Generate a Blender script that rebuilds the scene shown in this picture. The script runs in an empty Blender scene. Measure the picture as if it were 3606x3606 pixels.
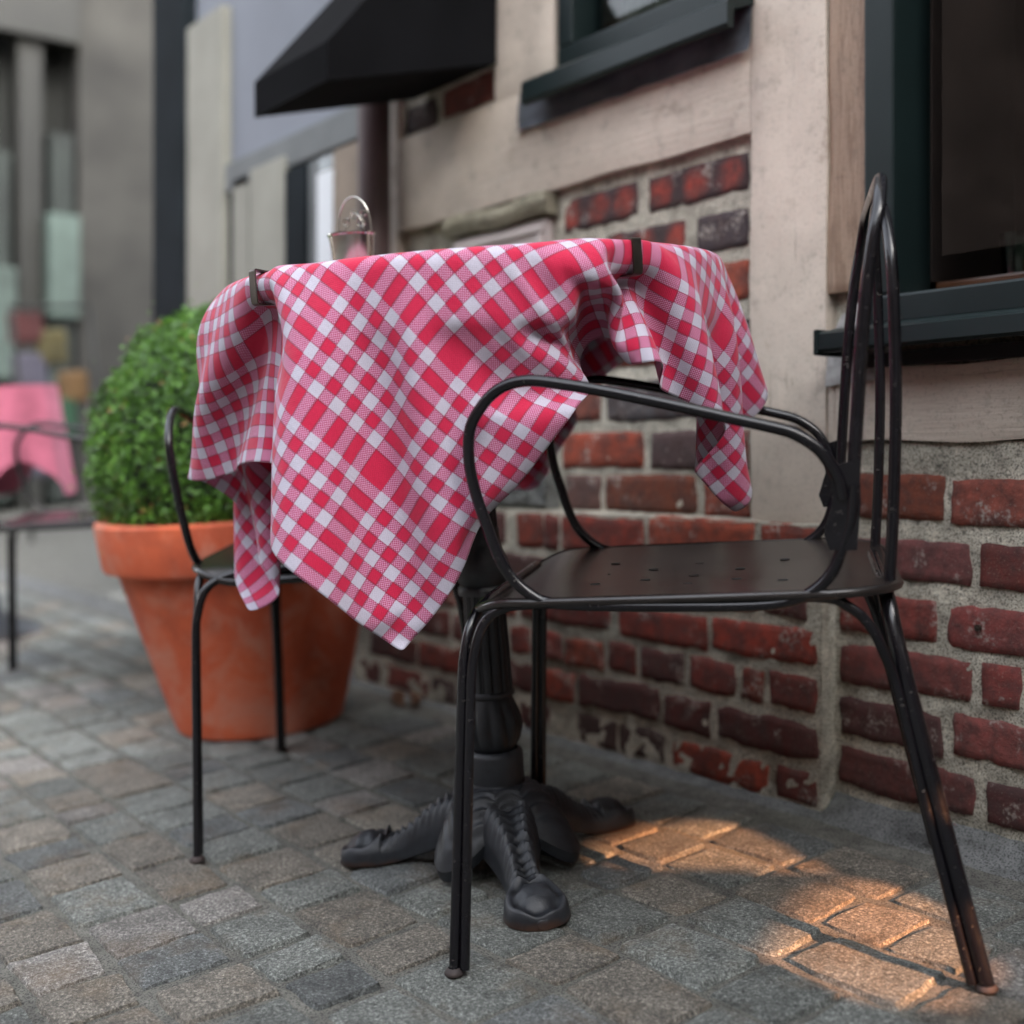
import bpy, math, random, base64, zlib
import numpy as np
from mathutils import Vector, Matrix, noise

# ------------------------------------------------------------------ camera, light, exposure
S = bpy.context.scene
COL = S.collection
SLOPE = 0.0866                      # the paving rises gently towards the house wall
TILT = math.atan(SLOPE)

cam_d = bpy.data.cameras.new("camera")
cam = bpy.data.objects.new("camera", cam_d)
COL.objects.link(cam)
cam.location = (0, 0, 0.62)
cam.rotation_euler = (math.radians(90), 0, math.radians(53.5))
cam_d.sensor_width = 36
cam_d.lens = 43.79
cam_d.shift_y = -0.0497
cam_d.clip_start = 0.02
cam_d.clip_end = 200
cam_d.dof.use_dof = True
cam_d.dof.focus_distance = 1.42
cam_d.dof.aperture_fstop = 2.15
S.camera = cam

SUN_EL, SUN_AZ = math.radians(20.0), math.radians(0.0)     # azimuth counted from +X
W = bpy.data.worlds.new("World")
S.world = W
W.use_nodes = True
wt = W.node_tree
for n in list(wt.nodes): wt.nodes.remove(n)
sky = wt.nodes.new("ShaderNodeTexSky")
sky.sky_type = 'NISHITA'
sky.sun_disc = False
sky.sun_elevation = math.radians(28)
sky.sun_rotation = math.radians(90) - SUN_AZ
sky.air_density = 1.0
sky.dust_density = 3.0
sky.ozone_density = 1.0
bg = wt.nodes.new("ShaderNodeBackground")
bg.inputs[1].default_value = 0.15
wo = wt.nodes.new("ShaderNodeOutputWorld")
hs = wt.nodes.new("ShaderNodeHueSaturation")
hs.inputs['Saturation'].default_value = 0.30
wt.links.new(sky.outputs[0], hs.inputs['Color'])
wt.links.new(hs.outputs[0], bg.inputs[0])
wt.links.new(bg.outputs[0], wo.inputs[0])

sun_d = bpy.data.lights.new("sun", 'SUN')
sun_d.energy = 2.3
sun_d.angle = math.radians(0.5)
sun_d.color = (1.0, 0.44, 0.20)
sun = bpy.data.objects.new("sun", sun_d)
COL.objects.link(sun)
sun.location = (6, 0, 4)
_d = Vector((math.cos(SUN_EL)*math.cos(SUN_AZ), math.cos(SUN_EL)*math.sin(SUN_AZ), math.sin(SUN_EL)))
sun.rotation_euler = _d.to_track_quat('Z', 'Y').to_euler()

S.view_settings.view_transform = 'Standard'
S.view_settings.look = 'None'
S.view_settings.exposure = 3.2
S.view_settings.gamma = 1.0
S.render.engine = 'CYCLES'
S.cycles.max_bounces = 8
S.cycles.transparent_max_bounces = 12
S.cycles.caustics_reflective = False
S.cycles.caustics_refractive = False
S.cycles.sample_clamp_indirect = 4.0

# ------------------------------------------------------------------ mesh helpers
class MB:
    def __init__(s):
        s.v = []; s.f = []; s.c = []; s.m = []; s.hascol = False
    def add(s, vs, fs, col=None, mi=0):
        o = len(s.v)
        s.v += [tuple(p) for p in vs]
        s.f += [tuple(i + o for i in f) for f in fs]
        s.m += [mi]*len(fs)
        if col is None: s.c += [(1, 1, 1)]*len(vs)
        elif isinstance(col, list): s.c += col; s.hascol = True
        else: s.c += [tuple(col)]*len(vs); s.hascol = True
        return s
    def box(s, a, b, col=None, mi=0, bev=0.0):
        x0, y0, z0 = a; x1, y1, z1 = b
        if bev <= 0:
            vs = [(x, y, z) for z in (z0, z1) for y in (y0, y1) for x in (x0, x1)]
            fs = [(0, 2, 3, 1), (4, 5, 7, 6), (0, 1, 5, 4), (2, 6, 7, 3), (0, 4, 6, 2), (1, 3, 7, 5)]
            return s.add(vs, fs, col, mi)
        bm = bmesh_box(a, b, bev)
        return s.add(bm[0], bm[1], col, mi)
    def grid(s, fn, nu, nv, col=None, closed_u=False, flip=False, mi=0):
        vs = []; cs = []
        for j in range(nv + 1):
            for i in range(nu + (0 if closed_u else 1)):
                r = fn(i/nu, j/nv)
                if col == 'fn': vs.append(r[0]); cs.append(r[1])
                else: vs.append(r)
        w = nu + (0 if closed_u else 1); fs = []
        for j in range(nv):
            for i in range(nu):
                i2 = (i + 1) % w if closed_u else i + 1
                q = (j*w + i, j*w + i2, (j + 1)*w + i2, (j + 1)*w + i)
                fs.append(q[::-1] if flip else q)
        return s.add(vs, fs, cs if col == 'fn' else col, mi)
    def tube(s, pts, r, seg=10, sub=6, col=None, closed=False, mi=0, flat=1.0):
        P = [Vector(p) for p in pts]
        if sub > 1: P = catmull(P, sub, closed)
        n = len(P)
        T = []
        for i in range(n):
            if closed: t = P[(i + 1) % n] - P[i - 1]
            else: t = P[min(i + 1, n - 1)] - P[max(i - 1, 0)]
            T.append(t.normalized())
        up = Vector((0, 0, 1)) if abs(T[0].z) < .9 else Vector((0, 1, 0))
        N = (up - T[0]*up.dot(T[0])).normalized()
        vs = []
        for i in range(n):
            N = (N - T[i]*N.dot(T[i])).normalized()
            B = T[i].cross(N)
            rr = r(i/(n - 1)) if callable(r) else r
            for k in range(seg):
                a = 2*math.pi*k/seg
                vs.append(P[i] + N*math.cos(a)*rr + B*math.sin(a)*rr*flat)
        fs = []
        for i in range(n - (0 if closed else 1)):
            for k in range(seg):
                j = (i + 1) % n
                fs.append((i*seg + k, i*seg + (k + 1) % seg, j*seg + (k + 1) % seg, j*seg + k))
        if not closed:
            fs.append(tuple(range(seg))[::-1]); fs.append(tuple((n - 1)*seg + k for k in range(seg)))
        return s.add(vs, fs, col, mi)
    def lathe(s, prof, seg=48, fn=None, col=None, cx=0, cy=0, mi=0):
        vs = []
        for (r, z) in prof:
            for k in range(seg):
                a = 2*math.pi*k/seg
                rr = fn(r, z, a) if fn else r
                vs.append((cx + rr*math.cos(a), cy + rr*math.sin(a), z))
        fs = []
        for i in range(len(prof) - 1):
            for k in range(seg):
                k2 = (k + 1) % seg
                fs.append((i*seg + k, i*seg + k2, (i + 1)*seg + k2, (i + 1)*seg + k))
        return s.add(vs, fs, col, mi)
    def build(s, name, mats, parent=None, smooth=False, auto=None, local=False, off=(0, 0, 0)):
        me = bpy.data.meshes.new(name)
        o3 = Vector(off)
        if parent is not None and not local: o3 = o3 + parent.location
        me.from_pydata([(p[0] - o3.x, p[1] - o3.y, p[2] - o3.z) for p in s.v], [], s.f)
        if not isinstance(mats, (list, tuple)): mats = [mats]
        for m in mats: me.materials.append(m)
        me.polygons.foreach_set('material_index', s.m)
        if s.hascol:
            ca = me.color_attributes.new('tint', 'FLOAT_COLOR', 'POINT')
            arr = np.ones((len(s.v), 4), dtype=np.float32); arr[:, :3] = np.array(s.c, dtype=np.float32)
            ca.data.foreach_set('color', arr.ravel())
        me.polygons.foreach_set('use_smooth', [bool(smooth)]*len(me.polygons))
        me.update()
        if auto is not None:
            try: me.set_sharp_from_angle(angle=math.radians(auto))
            except Exception: pass
        ob = bpy.data.objects.new(name, me)
        COL.objects.link(ob)
        if parent is not None: ob.parent = parent
        else: ob.location = o3
        return ob

def bmesh_box(a, b, bev):
    x0, y0, z0 = a; x1, y1, z1 = b
    bev = min(bev, (x1-x0)*.45, (y1-y0)*.45, (z1-z0)*.45)
    cx, cy, cz = (x0+x1)/2, (y0+y1)/2, (z0+z1)/2
    hx, hy, hz = (x1-x0)/2, (y1-y0)/2, (z1-z0)/2
    import bmesh
    bm = bmesh.new(); bmesh.ops.create_cube(bm, size=2)
    for v in bm.verts: v.co = Vector((cx + v.co.x*hx, cy + v.co.y*hy, cz + v.co.z*hz))
    bmesh.ops.bevel(bm, geom=bm.edges[:], offset=bev, segments=2, affect='EDGES', profile=.6)
    vs = [v.co[:] for v in bm.verts]; fs = [tuple(v.index for v in f.verts) for f in bm.faces]
    bm.free()
    return vs, fs

def catmull(P, sub, closed=False):
    n = len(P); out = []
    rng = range(n) if closed else range(n - 1)
    for i in rng:
        p0 = P[(i - 1) % n] if closed or i > 0 else P[0]*2 - P[1]
        p1 = P[i]; p2 = P[(i + 1) % n]
        p3 = P[(i + 2) % n] if closed or i + 2 < n else P[n - 1]*2 - P[n - 2]
        for k in range(sub):
            t = k/sub
            out.append(.5*((2*p1) + (p2 - p0)*t + (2*p0 - 5*p1 + 4*p2 - p3)*t*t + (3*p1 - p0 - 3*p2 + p3)*t**3))
    if not closed: out.append(P[-1])
    return out

def nz(x, y, z, s=1.0): return noise.noise(Vector((x*s, y*s, z*s)))

def ground_z(y): return y*SLOPE

def thing(name, label, cat, loc, rz=0.0, tilt=True, group=None):
    o = bpy.data.objects.new(name, None)
    COL.objects.link(o)
    o.empty_display_size = .05
    o.location = loc
    R = Matrix.Rotation(rz, 3, 'Z')
    if tilt: R = Matrix.Rotation(TILT, 3, 'X') @ R
    o.rotation_euler = R.to_euler()
    o['label'] = label; o['category'] = cat
    if group: o['group'] = group
    return o
def tag(o, label, cat, group=None):
    o['label'] = label; o['category'] = cat
    if group: o['group'] = group
    return o
def structure(o): o['kind'] = 'structure'; return o
def copy_thing(root, loc, rz, label, group=None):
    r = root.copy(); COL.objects.link(r)
    r.location = loc
    r.rotation_euler = (Matrix.Rotation(TILT, 3, 'X') @ Matrix.Rotation(rz, 3, 'Z')).to_euler()
    r['label'] = label
    if group: r['group'] = group
    for ch in list(root.children):
        c = ch.copy(); COL.objects.link(c); c.parent = r
        for g in list(ch.children):
            d = g.copy(); COL.objects.link(d); d.parent = c
    return r

# ------------------------------------------------------------------ materials
class NT:
    def __init__(s, name):
        s.m = bpy.data.materials.new(name); s.m.use_nodes = True
        s.t = s.m.node_tree
        s.b = s.t.nodes["Principled BSDF"]; s.out = s.t.nodes["Material Output"]
        s.tc = s.t.nodes.new("ShaderNodeTexCoord")
    def n(s, k, **kw):
        x = s.t.nodes.new(k)
        for a, b in kw.items(): setattr(x, a, b)
        return x
    def l(s, a, b): s.t.links.new(a, b)
    def noise(s, scale, detail=4, rough=.55, coord=None, dist=0):
        x = s.n("ShaderNodeTexNoise"); x.inputs['Scale'].default_value = scale
        x.inputs['Detail'].default_value = detail; x.inputs['Roughness'].default_value = rough
        x.inputs['Distortion'].default_value = dist
        s.l(coord or s.tc.outputs['Object'], x.inputs['Vector']); return x.outputs['Fac']
    def ramp(s, fac, stops, interp='LINEAR'):
        x = s.n("ShaderNodeValToRGB"); cr = x.color_ramp; cr.interpolation = interp
        while len(cr.elements) < len(stops): cr.elements.new(0.5)
        while len(cr.elements) > len(stops): cr.elements.remove(cr.elements[-1])
        for e, (p, c) in zip(cr.elements, stops):
            e.position = p; e.color = (c, c, c, 1) if not isinstance(c, (tuple, list)) else (*c, 1)
        s.l(fac, x.inputs[0]); return x.outputs[0]
    def mix(s, f, a, b, mode='MIX'):
        x = s.n("ShaderNodeMix", data_type='RGBA', blend_type=mode)
        for sock, v in ((x.inputs[0], f), (x.inputs[6], a), (x.inputs[7], b)):
            if hasattr(v, 'is_linked'): s.l(v, sock)
            elif isinstance(v, (tuple, list)): sock.default_value = (*v, 1)
            else: sock.default_value = v
        return x.outputs[2]
    def math(s, op, a, b=0.0, c=None):
        x = s.n("ShaderNodeMath", operation=op)
        for i, v in enumerate((a, b) if c is None else (a, b, c)):
            if hasattr(v, 'is_linked'): s.l(v, x.inputs[i])
            else: x.inputs[i].default_value = v
        return x.outputs[0]
    def bump(s, h, strength=.3, dist=.002):
        x = s.n("ShaderNodeBump"); x.inputs['Strength'].default_value = strength
        x.inputs['Distance'].default_value = dist
        s.l(h, x.inputs['Height'])
        if s.b.inputs['Normal'].is_linked: s.l(s.b.inputs['Normal'].links[0].from_socket, x.inputs['Normal'])
        s.l(x.outputs[0], s.b.inputs['Normal']); return x
    def mapping(s, scale, coord=None, rot=(0, 0, 0)):
        x = s.n("ShaderNodeMapping"); x.inputs['Scale'].default_value = scale; x.inputs['Rotation'].default_value = rot
        s.l(coord or s.tc.outputs['Object'], x.inputs['Vector']); return x.outputs[0]
    def attr(s, name='tint'):
        x = s.n("ShaderNodeAttribute"); x.attribute_name = name; return x.outputs['Color']
    def set(s, **kw):
        for k, v in kw.items():
            sock = s.b.inputs[k.replace('_', ' ')]
            if hasattr(v, 'is_linked'): s.l(v, sock)
            elif isinstance(v, (tuple, list)): sock.default_value = (*v, 1)
            else: sock.default_value = v
        return s

def m_plain(name, col, rough=.6, var=.15, scale=8, bump=.1, bs=60, metallic=0.0, bd=.001):
    t = NT(name)
    f = t.noise(scale, 5)
    c2 = tuple(max(0, c*(1 - var*2)) for c in col); c1 = tuple(min(1, c*(1 + var)) for c in col)
    t.set(Base_Color=t.ramp(f, [(.3, c2), (.7, c1)]), Roughness=rough, Metallic=metallic)
    if bump: t.bump(t.noise(bs, 5), bump, bd)
    return t.m

def m_brick():
    t = NT("brick")
    a = t.attr()
    f = t.noise(45, 8, .65); big = t.noise(14, 4, .6, dist=.6)
    c = t.mix(t.ramp(f, [(.34, 0), (.66, .8)]), a, (.055, .028, .024), 'MIX')
    c = t.mix(t.ramp(big, [(.5, 0), (.68, .45)]), c, (.03, .022, .022))
    eff = t.math('MULTIPLY', t.ramp(t.noise(20, 6, .7), [(.56, 0), (.66, .8)]), t.ramp(t.noise(160, 3), [(.42, 0), (.6, 1)]))
    c = t.mix(eff, c, (.36, .32, .28))
    sp = t.ramp(t.noise(420, 2), [(.64, 0), (.74, .6)])
    c = t.mix(sp, c, (.34, .27, .22))
    t.set(Base_Color=c, Roughness=.85)
    t.bump(t.noise(60, 8, .75), .8, .005); t.bump(t.noise(420, 3), .35, .0012)
    return t.m
def m_mortar(name="mortar", col=(.55, .51, .415)):
    t = NT(name)
    f = t.noise(26, 6, .65)
    c = t.ramp(f, [(.25, tuple(x*.40 for x in col)), (.5, col), (.75, tuple(x*1.4 for x in col))])
    sp = t.ramp(t.noise(380, 3, .6), [(.4, .3), (.5, 1), (.66, 1), (.76, 2.2)])
    c = t.mix(1.0, c, sp, 'MULTIPLY')
    mossy = t.ramp(t.noise(5, 5, .6), [(.5, 0), (.7, .35)])
    c = t.mix(mossy, c, (.07, .075, .05))
    t.set(Base_Color=c, Roughness=.95)
    t.bump(t.noise(45, 8, .72), .8, .010); t.bump(t.noise(330, 4, .7), .6, .003)
    return t.m
def m_timber(name="painted_timber", col=(.53, .455, .375), horiz=False, wear=.5):
    t = NT(name)
    mp = t.mapping((1.6, 1, 22) if horiz else (22, 22, 1.6))
    g = t.noise(5.5, 7, .62, coord=mp, dist=.5)
    base = t.ramp(t.noise(4, 5, .6), [(.3, tuple(x*.78 for x in col)), (.7, tuple(min(1, x*1.12) for x in col))])
    stain = t.ramp(t.noise(22, 9, .75), [(.30, .62), (.46, 1)])
    c = t.mix(1.0, base, stain, 'MULTIPLY')
    crack = t.math('MULTIPLY', t.ramp(g, [(.30, 1), (.37, 0)]), wear)
    c = t.mix(crack, c, (.07, .045, .03))
    raw = t.math('MULTIPLY', t.ramp(t.noise(4.5, 8, .7, coord=mp, dist=1.2) if wear >= 1 else t.noise(9, 6, .65), [(.60 if wear < 1 else .50, 0), (.66 if wear < 1 else .58, 1)]), wear*.85)
    c = t.mix(raw, c, (.17, .105, .065))
    spk = t.ramp(t.noise(230, 3), [(.3, .75), (.45, 1)])
    c = t.mix(1.0, c, spk, 'MULTIPLY')
    t.set(Base_Color=c, Roughness=.62)
    t.bump(g, .5, .004); t.bump(t.noise(150, 6, .7), .28, .002); t.bump(t.noise(22, 5), .4, .005)
    return t.m
def m_metal(name="black_enamel", col=(.0045, .004, .0055), rough=.2, bump=.12):
    t = NT(name)
    f = t.noise(160, 4, .6)
    c = t.mix(t.ramp(f, [(.64, 0), (.70, .8)]), col, (.08, .072, .065))
    c = t.mix(t.ramp(t.noise(30, 5, .65), [(.4, 0), (.75, .5)]), c, tuple(x*1.9 for x in col))
    t.set(Base_Color=c, Roughness=t.ramp(t.noise(55, 5), [(.3, rough*.75), (.7, rough*1.4)]), Metallic=0.0)
    t.b.inputs['Specular IOR Level'].default_value = .5
    t.bump(t.noise(90, 4), bump, .001)
    return t.m
def m_castiron():
    t = NT("cast_iron")
    f = t.noise(40, 6, .65)
    c = t.ramp(f, [(.3, (.006, .007, .009)), (.7, (.020, .023, .028))])
    sx = t.n("ShaderNodeSeparateXYZ"); t.l(t.tc.outputs['Object'], sx.inputs[0])
    zz = t.math('ADD', sx.outputs[2], t.math('MULTIPLY', t.noise(60, 4), .016))
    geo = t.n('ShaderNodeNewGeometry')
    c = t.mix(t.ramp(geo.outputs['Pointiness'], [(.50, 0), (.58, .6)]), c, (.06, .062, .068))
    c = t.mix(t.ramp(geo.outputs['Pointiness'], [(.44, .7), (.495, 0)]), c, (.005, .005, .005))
    rust = t.ramp(zz, [(.011, .8), (.019, 0)])
    c = t.mix(rust, c, (.055, .024, .013))
    t.set(Base_Color=c, Roughness=.46)
    t.b.inputs['Specular IOR Level'].default_value = .4
    t.bump(t.noise(140, 5, .7), .3, .0015); t.bump(t.noise(500, 2), .15, .0006)
    return t.m
def m_terracotta():
    t = NT("terracotta")
    f = t.noise(5, 5, .6)
    c = t.ramp(f, [(.3, (.46, .075, .030)), (.72, (.64, .135, .052))])
    sp = t.ramp(t.noise(260, 3), [(.3, .78), (.46, 1), (.68, 1), (.78, 1.35)])
    c = t.mix(1.0, c, sp, 'MULTIPLY')
    w = t.ramp(t.noise(9, 8, .75, dist=.5), [(.48, 0), (.68, .7)])
    c = t.mix(w, c, (.55, .27, .19))
    dk = t.ramp(t.noise(4, 7, .7), [(.35, .6), (.5, 0)])
    c = t.mix(dk, c, (.24, .05, .025))
    t.set(Base_Color=c, Roughness=.82)
    t.bump(t.noise(90, 6, .7), .2, .002)
    return t.m
def m_cobble():
    t = NT("granite_cobble")
    a = t.attr()
    f = t.noise(230, 4, .8)
    sp = t.ramp(f, [(.34, .15), (.44, .7), (.54, 1.15), (.66, 2.6)])
    c = t.mix(1.0, a, sp, 'MULTIPLY')
    sp2 = t.ramp(t.noise(620, 2, .6), [(.36, .45), (.5, 1), (.68, 1.6)])
    c = t.mix(.8, c, sp2, 'MULTIPLY')
    br = t.ramp(t.noise(11, 5, .6), [(.52, 0), (.72, .5)])
    c = t.mix(br, c, (.155, .098, .048))
    dk = t.ramp(t.noise(26, 5, .6), [(.3, .6), (.55, 1)])
    c = t.mix(1.0, c, dk, 'MULTIPLY')
    t.set(Base_Color=c, Roughness=t.ramp(f, [(.3, .62), (.7, .85)]))
    t.bump(t.noise(230, 5, .8), .9, .005); t.bump(t.noise(60, 6, .65), .55, .006)
    return t.m
def m_glass(name="window_glass", tint=(.75, .85, .82)):
    t = NT(name)
    gl = t.n("ShaderNodeBsdfGlossy"); gl.inputs['Roughness'].default_value = .04
    tr = t.n("ShaderNodeBsdfTransparent"); tr.inputs[0].default_value = (*tint, 1)
    fr = t.n("ShaderNodeFresnel"); fr.inputs[0].default_value = 1.5
    mx = t.n("ShaderNodeMixShader")
    t.l(t.math('MULTIPLY', fr.outputs[0], 1.0), mx.inputs[0]); t.l(tr.outputs[0], mx.inputs[1]); t.l(gl.outputs[0], mx.inputs[2])
    t.l(mx.outputs[0], t.out.inputs[0])
    return t.m

UNIT = .0140; CL = .955
def m_cloth(name, seqcoord=True):
    t = NT(name)
    uv = t.n("ShaderNodeSeparateXYZ"); t.l(t.tc.outputs['UV'], uv.inputs[0])
    def band(sock):
        d = t.math('DIVIDE', t.math('MULTIPLY', t.math('SUBTRACT', 1.0, sock), CL), UNIT)
        q = t.math('FRACT', t.math('DIVIDE', t.math('ADD', d, 11.2*20 - PHASE), 11.2))
        ed = [2.2, 3.2, 4.2, 5.2, 6.2, 7.2, 8.2, 9.2, 10.2]
        st = [(0, 1.0)]; v = 0.0
        for e in ed: st.append((e/11.2, v)); v = 1.0 - v
        red = t.ramp(q, st, 'CONSTANT')
        ls = [(0.0, 0.0)]
        for e in ed + [11.2]:
            ls += [((e - .07)/11.2, 1.0)] + ([((e + .07)/11.2, 0.0)] if e < 11.2 else [])
        line = t.ramp(q, ls, 'CONSTANT')
        return red, line, d
    r1, l1, d1 = band(uv.outputs[0]); r2, l2, d2 = band(uv.outputs[1])
    r1 = t.math('MULTIPLY', r1, t.math('GREATER_THAN', d1, .85)); r2 = t.math('MULTIPLY', r2, t.math('GREATER_THAN', d2, .85))
    both = t.math('MULTIPLY', r1, r2)
    any_ = t.math('MAXIMUM', r1, r2)
    # weave: fine over-under checks where a red thread crosses a white one
    def sw(d, per): return t.math('SINE', t.math('MULTIPLY', d, 2*math.pi*UNIT/per))
    wv = t.math('MULTIPLY', sw(d1, .0031), sw(d2, .0031))
    wvr = t.ramp(t.math('MULTIPLY_ADD', wv, .5, .5), [(.36, 0), (.64, 1)])
    RED = (.62, .006, .062); WHT = (.58, .55, .65)
    pink = t.mix(wvr, (.44, .02, .11), (.70, .36, .54))
    c = t.mix(any_, WHT, pink)
    c = t.mix(both, c, RED)
    ln = t.math('MULTIPLY', t.math('MAXIMUM', l1, l2), t.math('MULTIPLY', any_, .55))
    c = t.mix(ln, c, (.20, .008, .035))
    fz = t.noise(900, 2, .5, coord=t.tc.outputs['UV'])
    c = t.mix(1.0, c, t.ramp(fz, [(.3, .82), (.6, 1.05)]), 'MULTIPLY')
    # turned hem: paler satin band
    e = t.math('MINIMUM', t.math('MINIMUM', uv.outputs[0], t.math('SUBTRACT', 1.0, uv.outputs[0])),
               t.math('MINIMUM', uv.outputs[1], t.math('SUBTRACT', 1.0, uv.outputs[1])))
    hem = t.ramp(e, [(0, 1), (.0142, 1), (.0146, 0)], 'CONSTANT')
    st = t.ramp(e, [(0, 0), (.0128, 1), (.0142, 0)], 'CONSTANT')
    c = t.mix(t.math('MULTIPLY', st, .35), c, (.35, .05, .1))
    t.set(Base_Color=c, Roughness=.8)
    t.b.inputs['Sheen Weight'].default_value = .25
    t.bump(wv, .25, .0006)
    t.bump(hem, .6, .0015)
    pk = t.noise(55, 4, .6, coord=t.tc.outputs['Object'])
    t.bump(pk, .4, .004)
    cr = t.math('ABSOLUTE', t.math('SUBTRACT', t.math('FRACT', t.math('MULTIPLY', uv.outputs[0], 4.0)), .5)); cr2 = t.math('ABSOLUTE', t.math('SUBTRACT', t.math('FRACT', t.math('MULTIPLY', uv.outputs[1], 4.0)), .5))
    t.bump(t.ramp(t.math('MINIMUM', cr, cr2), [(0, 1), (.012, 0)]), .12, .002)
    tr = t.n("ShaderNodeBsdfTranslucent"); t.l(c, tr.inputs[0])
    mx = t.n("ShaderNodeMixShader"); mx.inputs[0].default_value = .22
    t.l(t.b.outputs[0], mx.inputs[1]); t.l(tr.outputs[0], mx.inputs[2]); t.l(mx.outputs[0], t.out.inputs[0])
    return t.m
PHASE = 9.1

M = {}
M['brick'] = m_brick()
M['mortar'] = m_mortar()
M['bed'] = m_mortar("sand_joint", (.15, .145, .125))
M['cement'] = m_mortar("cement_fillet", (.19, .195, .19))
M['timber'] = m_timber("painted_timber_post")
M['timber_h'] = m_timber("painted_timber_beam", horiz=True, wear=.35)
M['rawtimber'] = m_timber("weathered_timber", (.27, .185, .125), wear=1.0)
M['enamel'] = m_metal()
M['seat'] = m_plain("seat_enamel", (.017, .0135, .012), .27, .15, 9, .03, 25)
M['iron'] = m_castiron()
M['terracotta'] = m_terracotta()
M['cobble'] = m_cobble()
M['glass'] = m_glass()
M['frame'] = m_plain("window_paint", (.0075, .014, .014), .38, .12, 6, .08, 90)
M['lead'] = m_plain("lead_flashing", (.085, .095, .11), .55, .3, 14, .5, 30, bd=.006)
M['stone'] = m_mortar("sandstone", (.36, .33, .24))
M['greystone'] = m_mortar("grey_stone", (.17, .175, .165))
M['hatch'] = m_plain("hatch_paint", (.46, .40, .375), .5, .08, 5, .15, 50)
M['dark'] = m_plain("dark_interior", (.006, .005, .0045), .8, .3, 3, 0)
M['interior'] = m_plain("interior_wall", (.05, .032, .024), .8, .4, 2, .1)
M['pipe'] = m_plain("brown_downpipe", (.075, .045, .045), .42, .12, 5, .05)
M['claypipe'] = m_plain("cast_pipe_socket", (.14, .11, .09), .8, .3, 18, .4, 60)
M['awning'] = m_plain("awning_fabric", (.004, .0042, .005), .95, .2, 6, .15)
M['awning'].node_tree.nodes['Principled BSDF'].inputs['Specular IOR Level'].default_value = .08
M['frame'].node_tree.nodes['Principled BSDF'].inputs['Specular IOR Level'].default_value = .25
M['steel'] = m_plain("clip_steel", (.12, .105, .09), .33, .2, 40, .1, metallic=.9)
M['tin'] = m_plain("polished_tin", (.62, .60, .56), .16, .08, 12, .1, 40, metallic=1.0)
M['paper'] = m_plain("paper", (.72, .74, .76), .7, .03, 5, 0)
M['green'] = m_plain("green_print", (.12, .36, .22), .6, .1, 5, 0)
M['peg'] = m_plain("wooden_peg", (.42, .37, .32), .7, .2, 60, .4, 90)
M['cloth'] = m_cloth("checked_cotton")

# ------------------------------------------------------------------ ground: bedding sheet and granite cobbles
rnd = random.Random(7)
g = MB()
g.add([(-60, -30, ground_z(-30) - .0055), (20, -30, ground_z(-30) - .0055), (20, 1.52, ground_z(1.52) - .0055), (-60, 1.52, ground_z(1.52) - .0055)], [(0, 1, 2, 3)])
g.add([(-60, 1.52, ground_z(1.52) - .0055), (-4.6, 1.52, ground_z(1.52) - .0055), (-4.6, 14, ground_z(14) - .0055), (-60, 14, ground_z(14) - .0055)], [(0, 1, 2, 3)])
structure(g.build('ground', M['bed']))

def cobbles(x0, x1, y0, y1, size, n, mb, seed):
    r = random.Random(seed)
    y = y0
    while y < y1:
        h = size*r.uniform(.84, 1.10)
        if y + h*.6 > y1: break
        hh = min(h, y1 - y)
        x = x0 - r.random()*size
        while x < x1:
            w = size*r.uniform(.74, 1.42)
            j = size*.040
            cs = [(x + j, y + j), (x + w - j, y + j), (x + w - j, y + hh - j), (x + j, y + hh - j)]
            cs = [(a + r.uniform(-.045, .045)*size, b + r.uniform(-.045, .045)*size) for a, b in cs]
            lift = r.uniform(-.0018, .0016); tx = r.uniform(-.022, .022); ty = r.uniform(-.022, .022)
            k = r.random()
            if k < .55: base = (.128, .135, .122)
            elif k < .8: base = (.155, .140, .115)
            elif k < .92: base = (.098, .104, .100)
            else: base = (.175, .165, .15)
            f = r.uniform(.72, 1.15)*(1.35 if x < -2.3 else 1)*1.3; base = tuple(b*f for b in base)  # stones down the street painted paler, standing in for brighter light there
            vs = []; sx = r.random()*50
            for jv in range(n + 1):
                for iu in range(n + 1):
                    u = iu/n; v = jv/n
                    # crowd the samples to the edges so that the arris is tight
                    uu = .5 - .5*math.cos(math.pi*u); vv = .5 - .5*math.cos(math.pi*v)
                    cu = .5 + (uu - .5)*(1 - .022*(abs(vv - .5)*2)**4); cv = .5 + (vv - .5)*(1 - .022*(abs(uu - .5)*2)**4)
                    px = (cs[0][0]*(1-cu) + cs[1][0]*cu)*(1-cv) + (cs[3][0]*(1-cu) + cs[2][0]*cu)*cv
                    py = (cs[0][1]*(1-cu) + cs[1][1]*cu)*(1-cv) + (cs[3][1]*(1-cu) + cs[2][1]*cu)*cv
                    e = min(uu, 1-uu, vv, 1-vv)
                    rim = e < 1e-6
                    jit = size*.035
                    px += nz(px, py, sx, 55/size*.1)*jit; py += nz(px, py, sx + 9, 55/size*.1)*jit
                    z = lift + tx*(px - x - w/2) + ty*(py - y - h/2)
                    z += -.0028*max(0, 1 - e*11)**2 + nz(px, py, sx, 30)*.0018 + nz(px, py, sx, 90)*.0011
                    if rim: z -= .007*size/.1
                    vs.append((px, py, ground_z(py) + z))
            fs = [(jv*(n+1) + iu, jv*(n+1) + iu + 1, (jv+1)*(n+1) + iu + 1, (jv+1)*(n+1) + iu) for jv in range(n) for iu in range(n)]
            mb.add(vs, fs, base)
            x += w
        y += h
cb = MB()
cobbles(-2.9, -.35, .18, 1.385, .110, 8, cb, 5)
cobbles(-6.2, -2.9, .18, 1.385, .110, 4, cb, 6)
cobbles(-6.2, .5, -1.6, .18, .110, 4, cb, 8)
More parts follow.
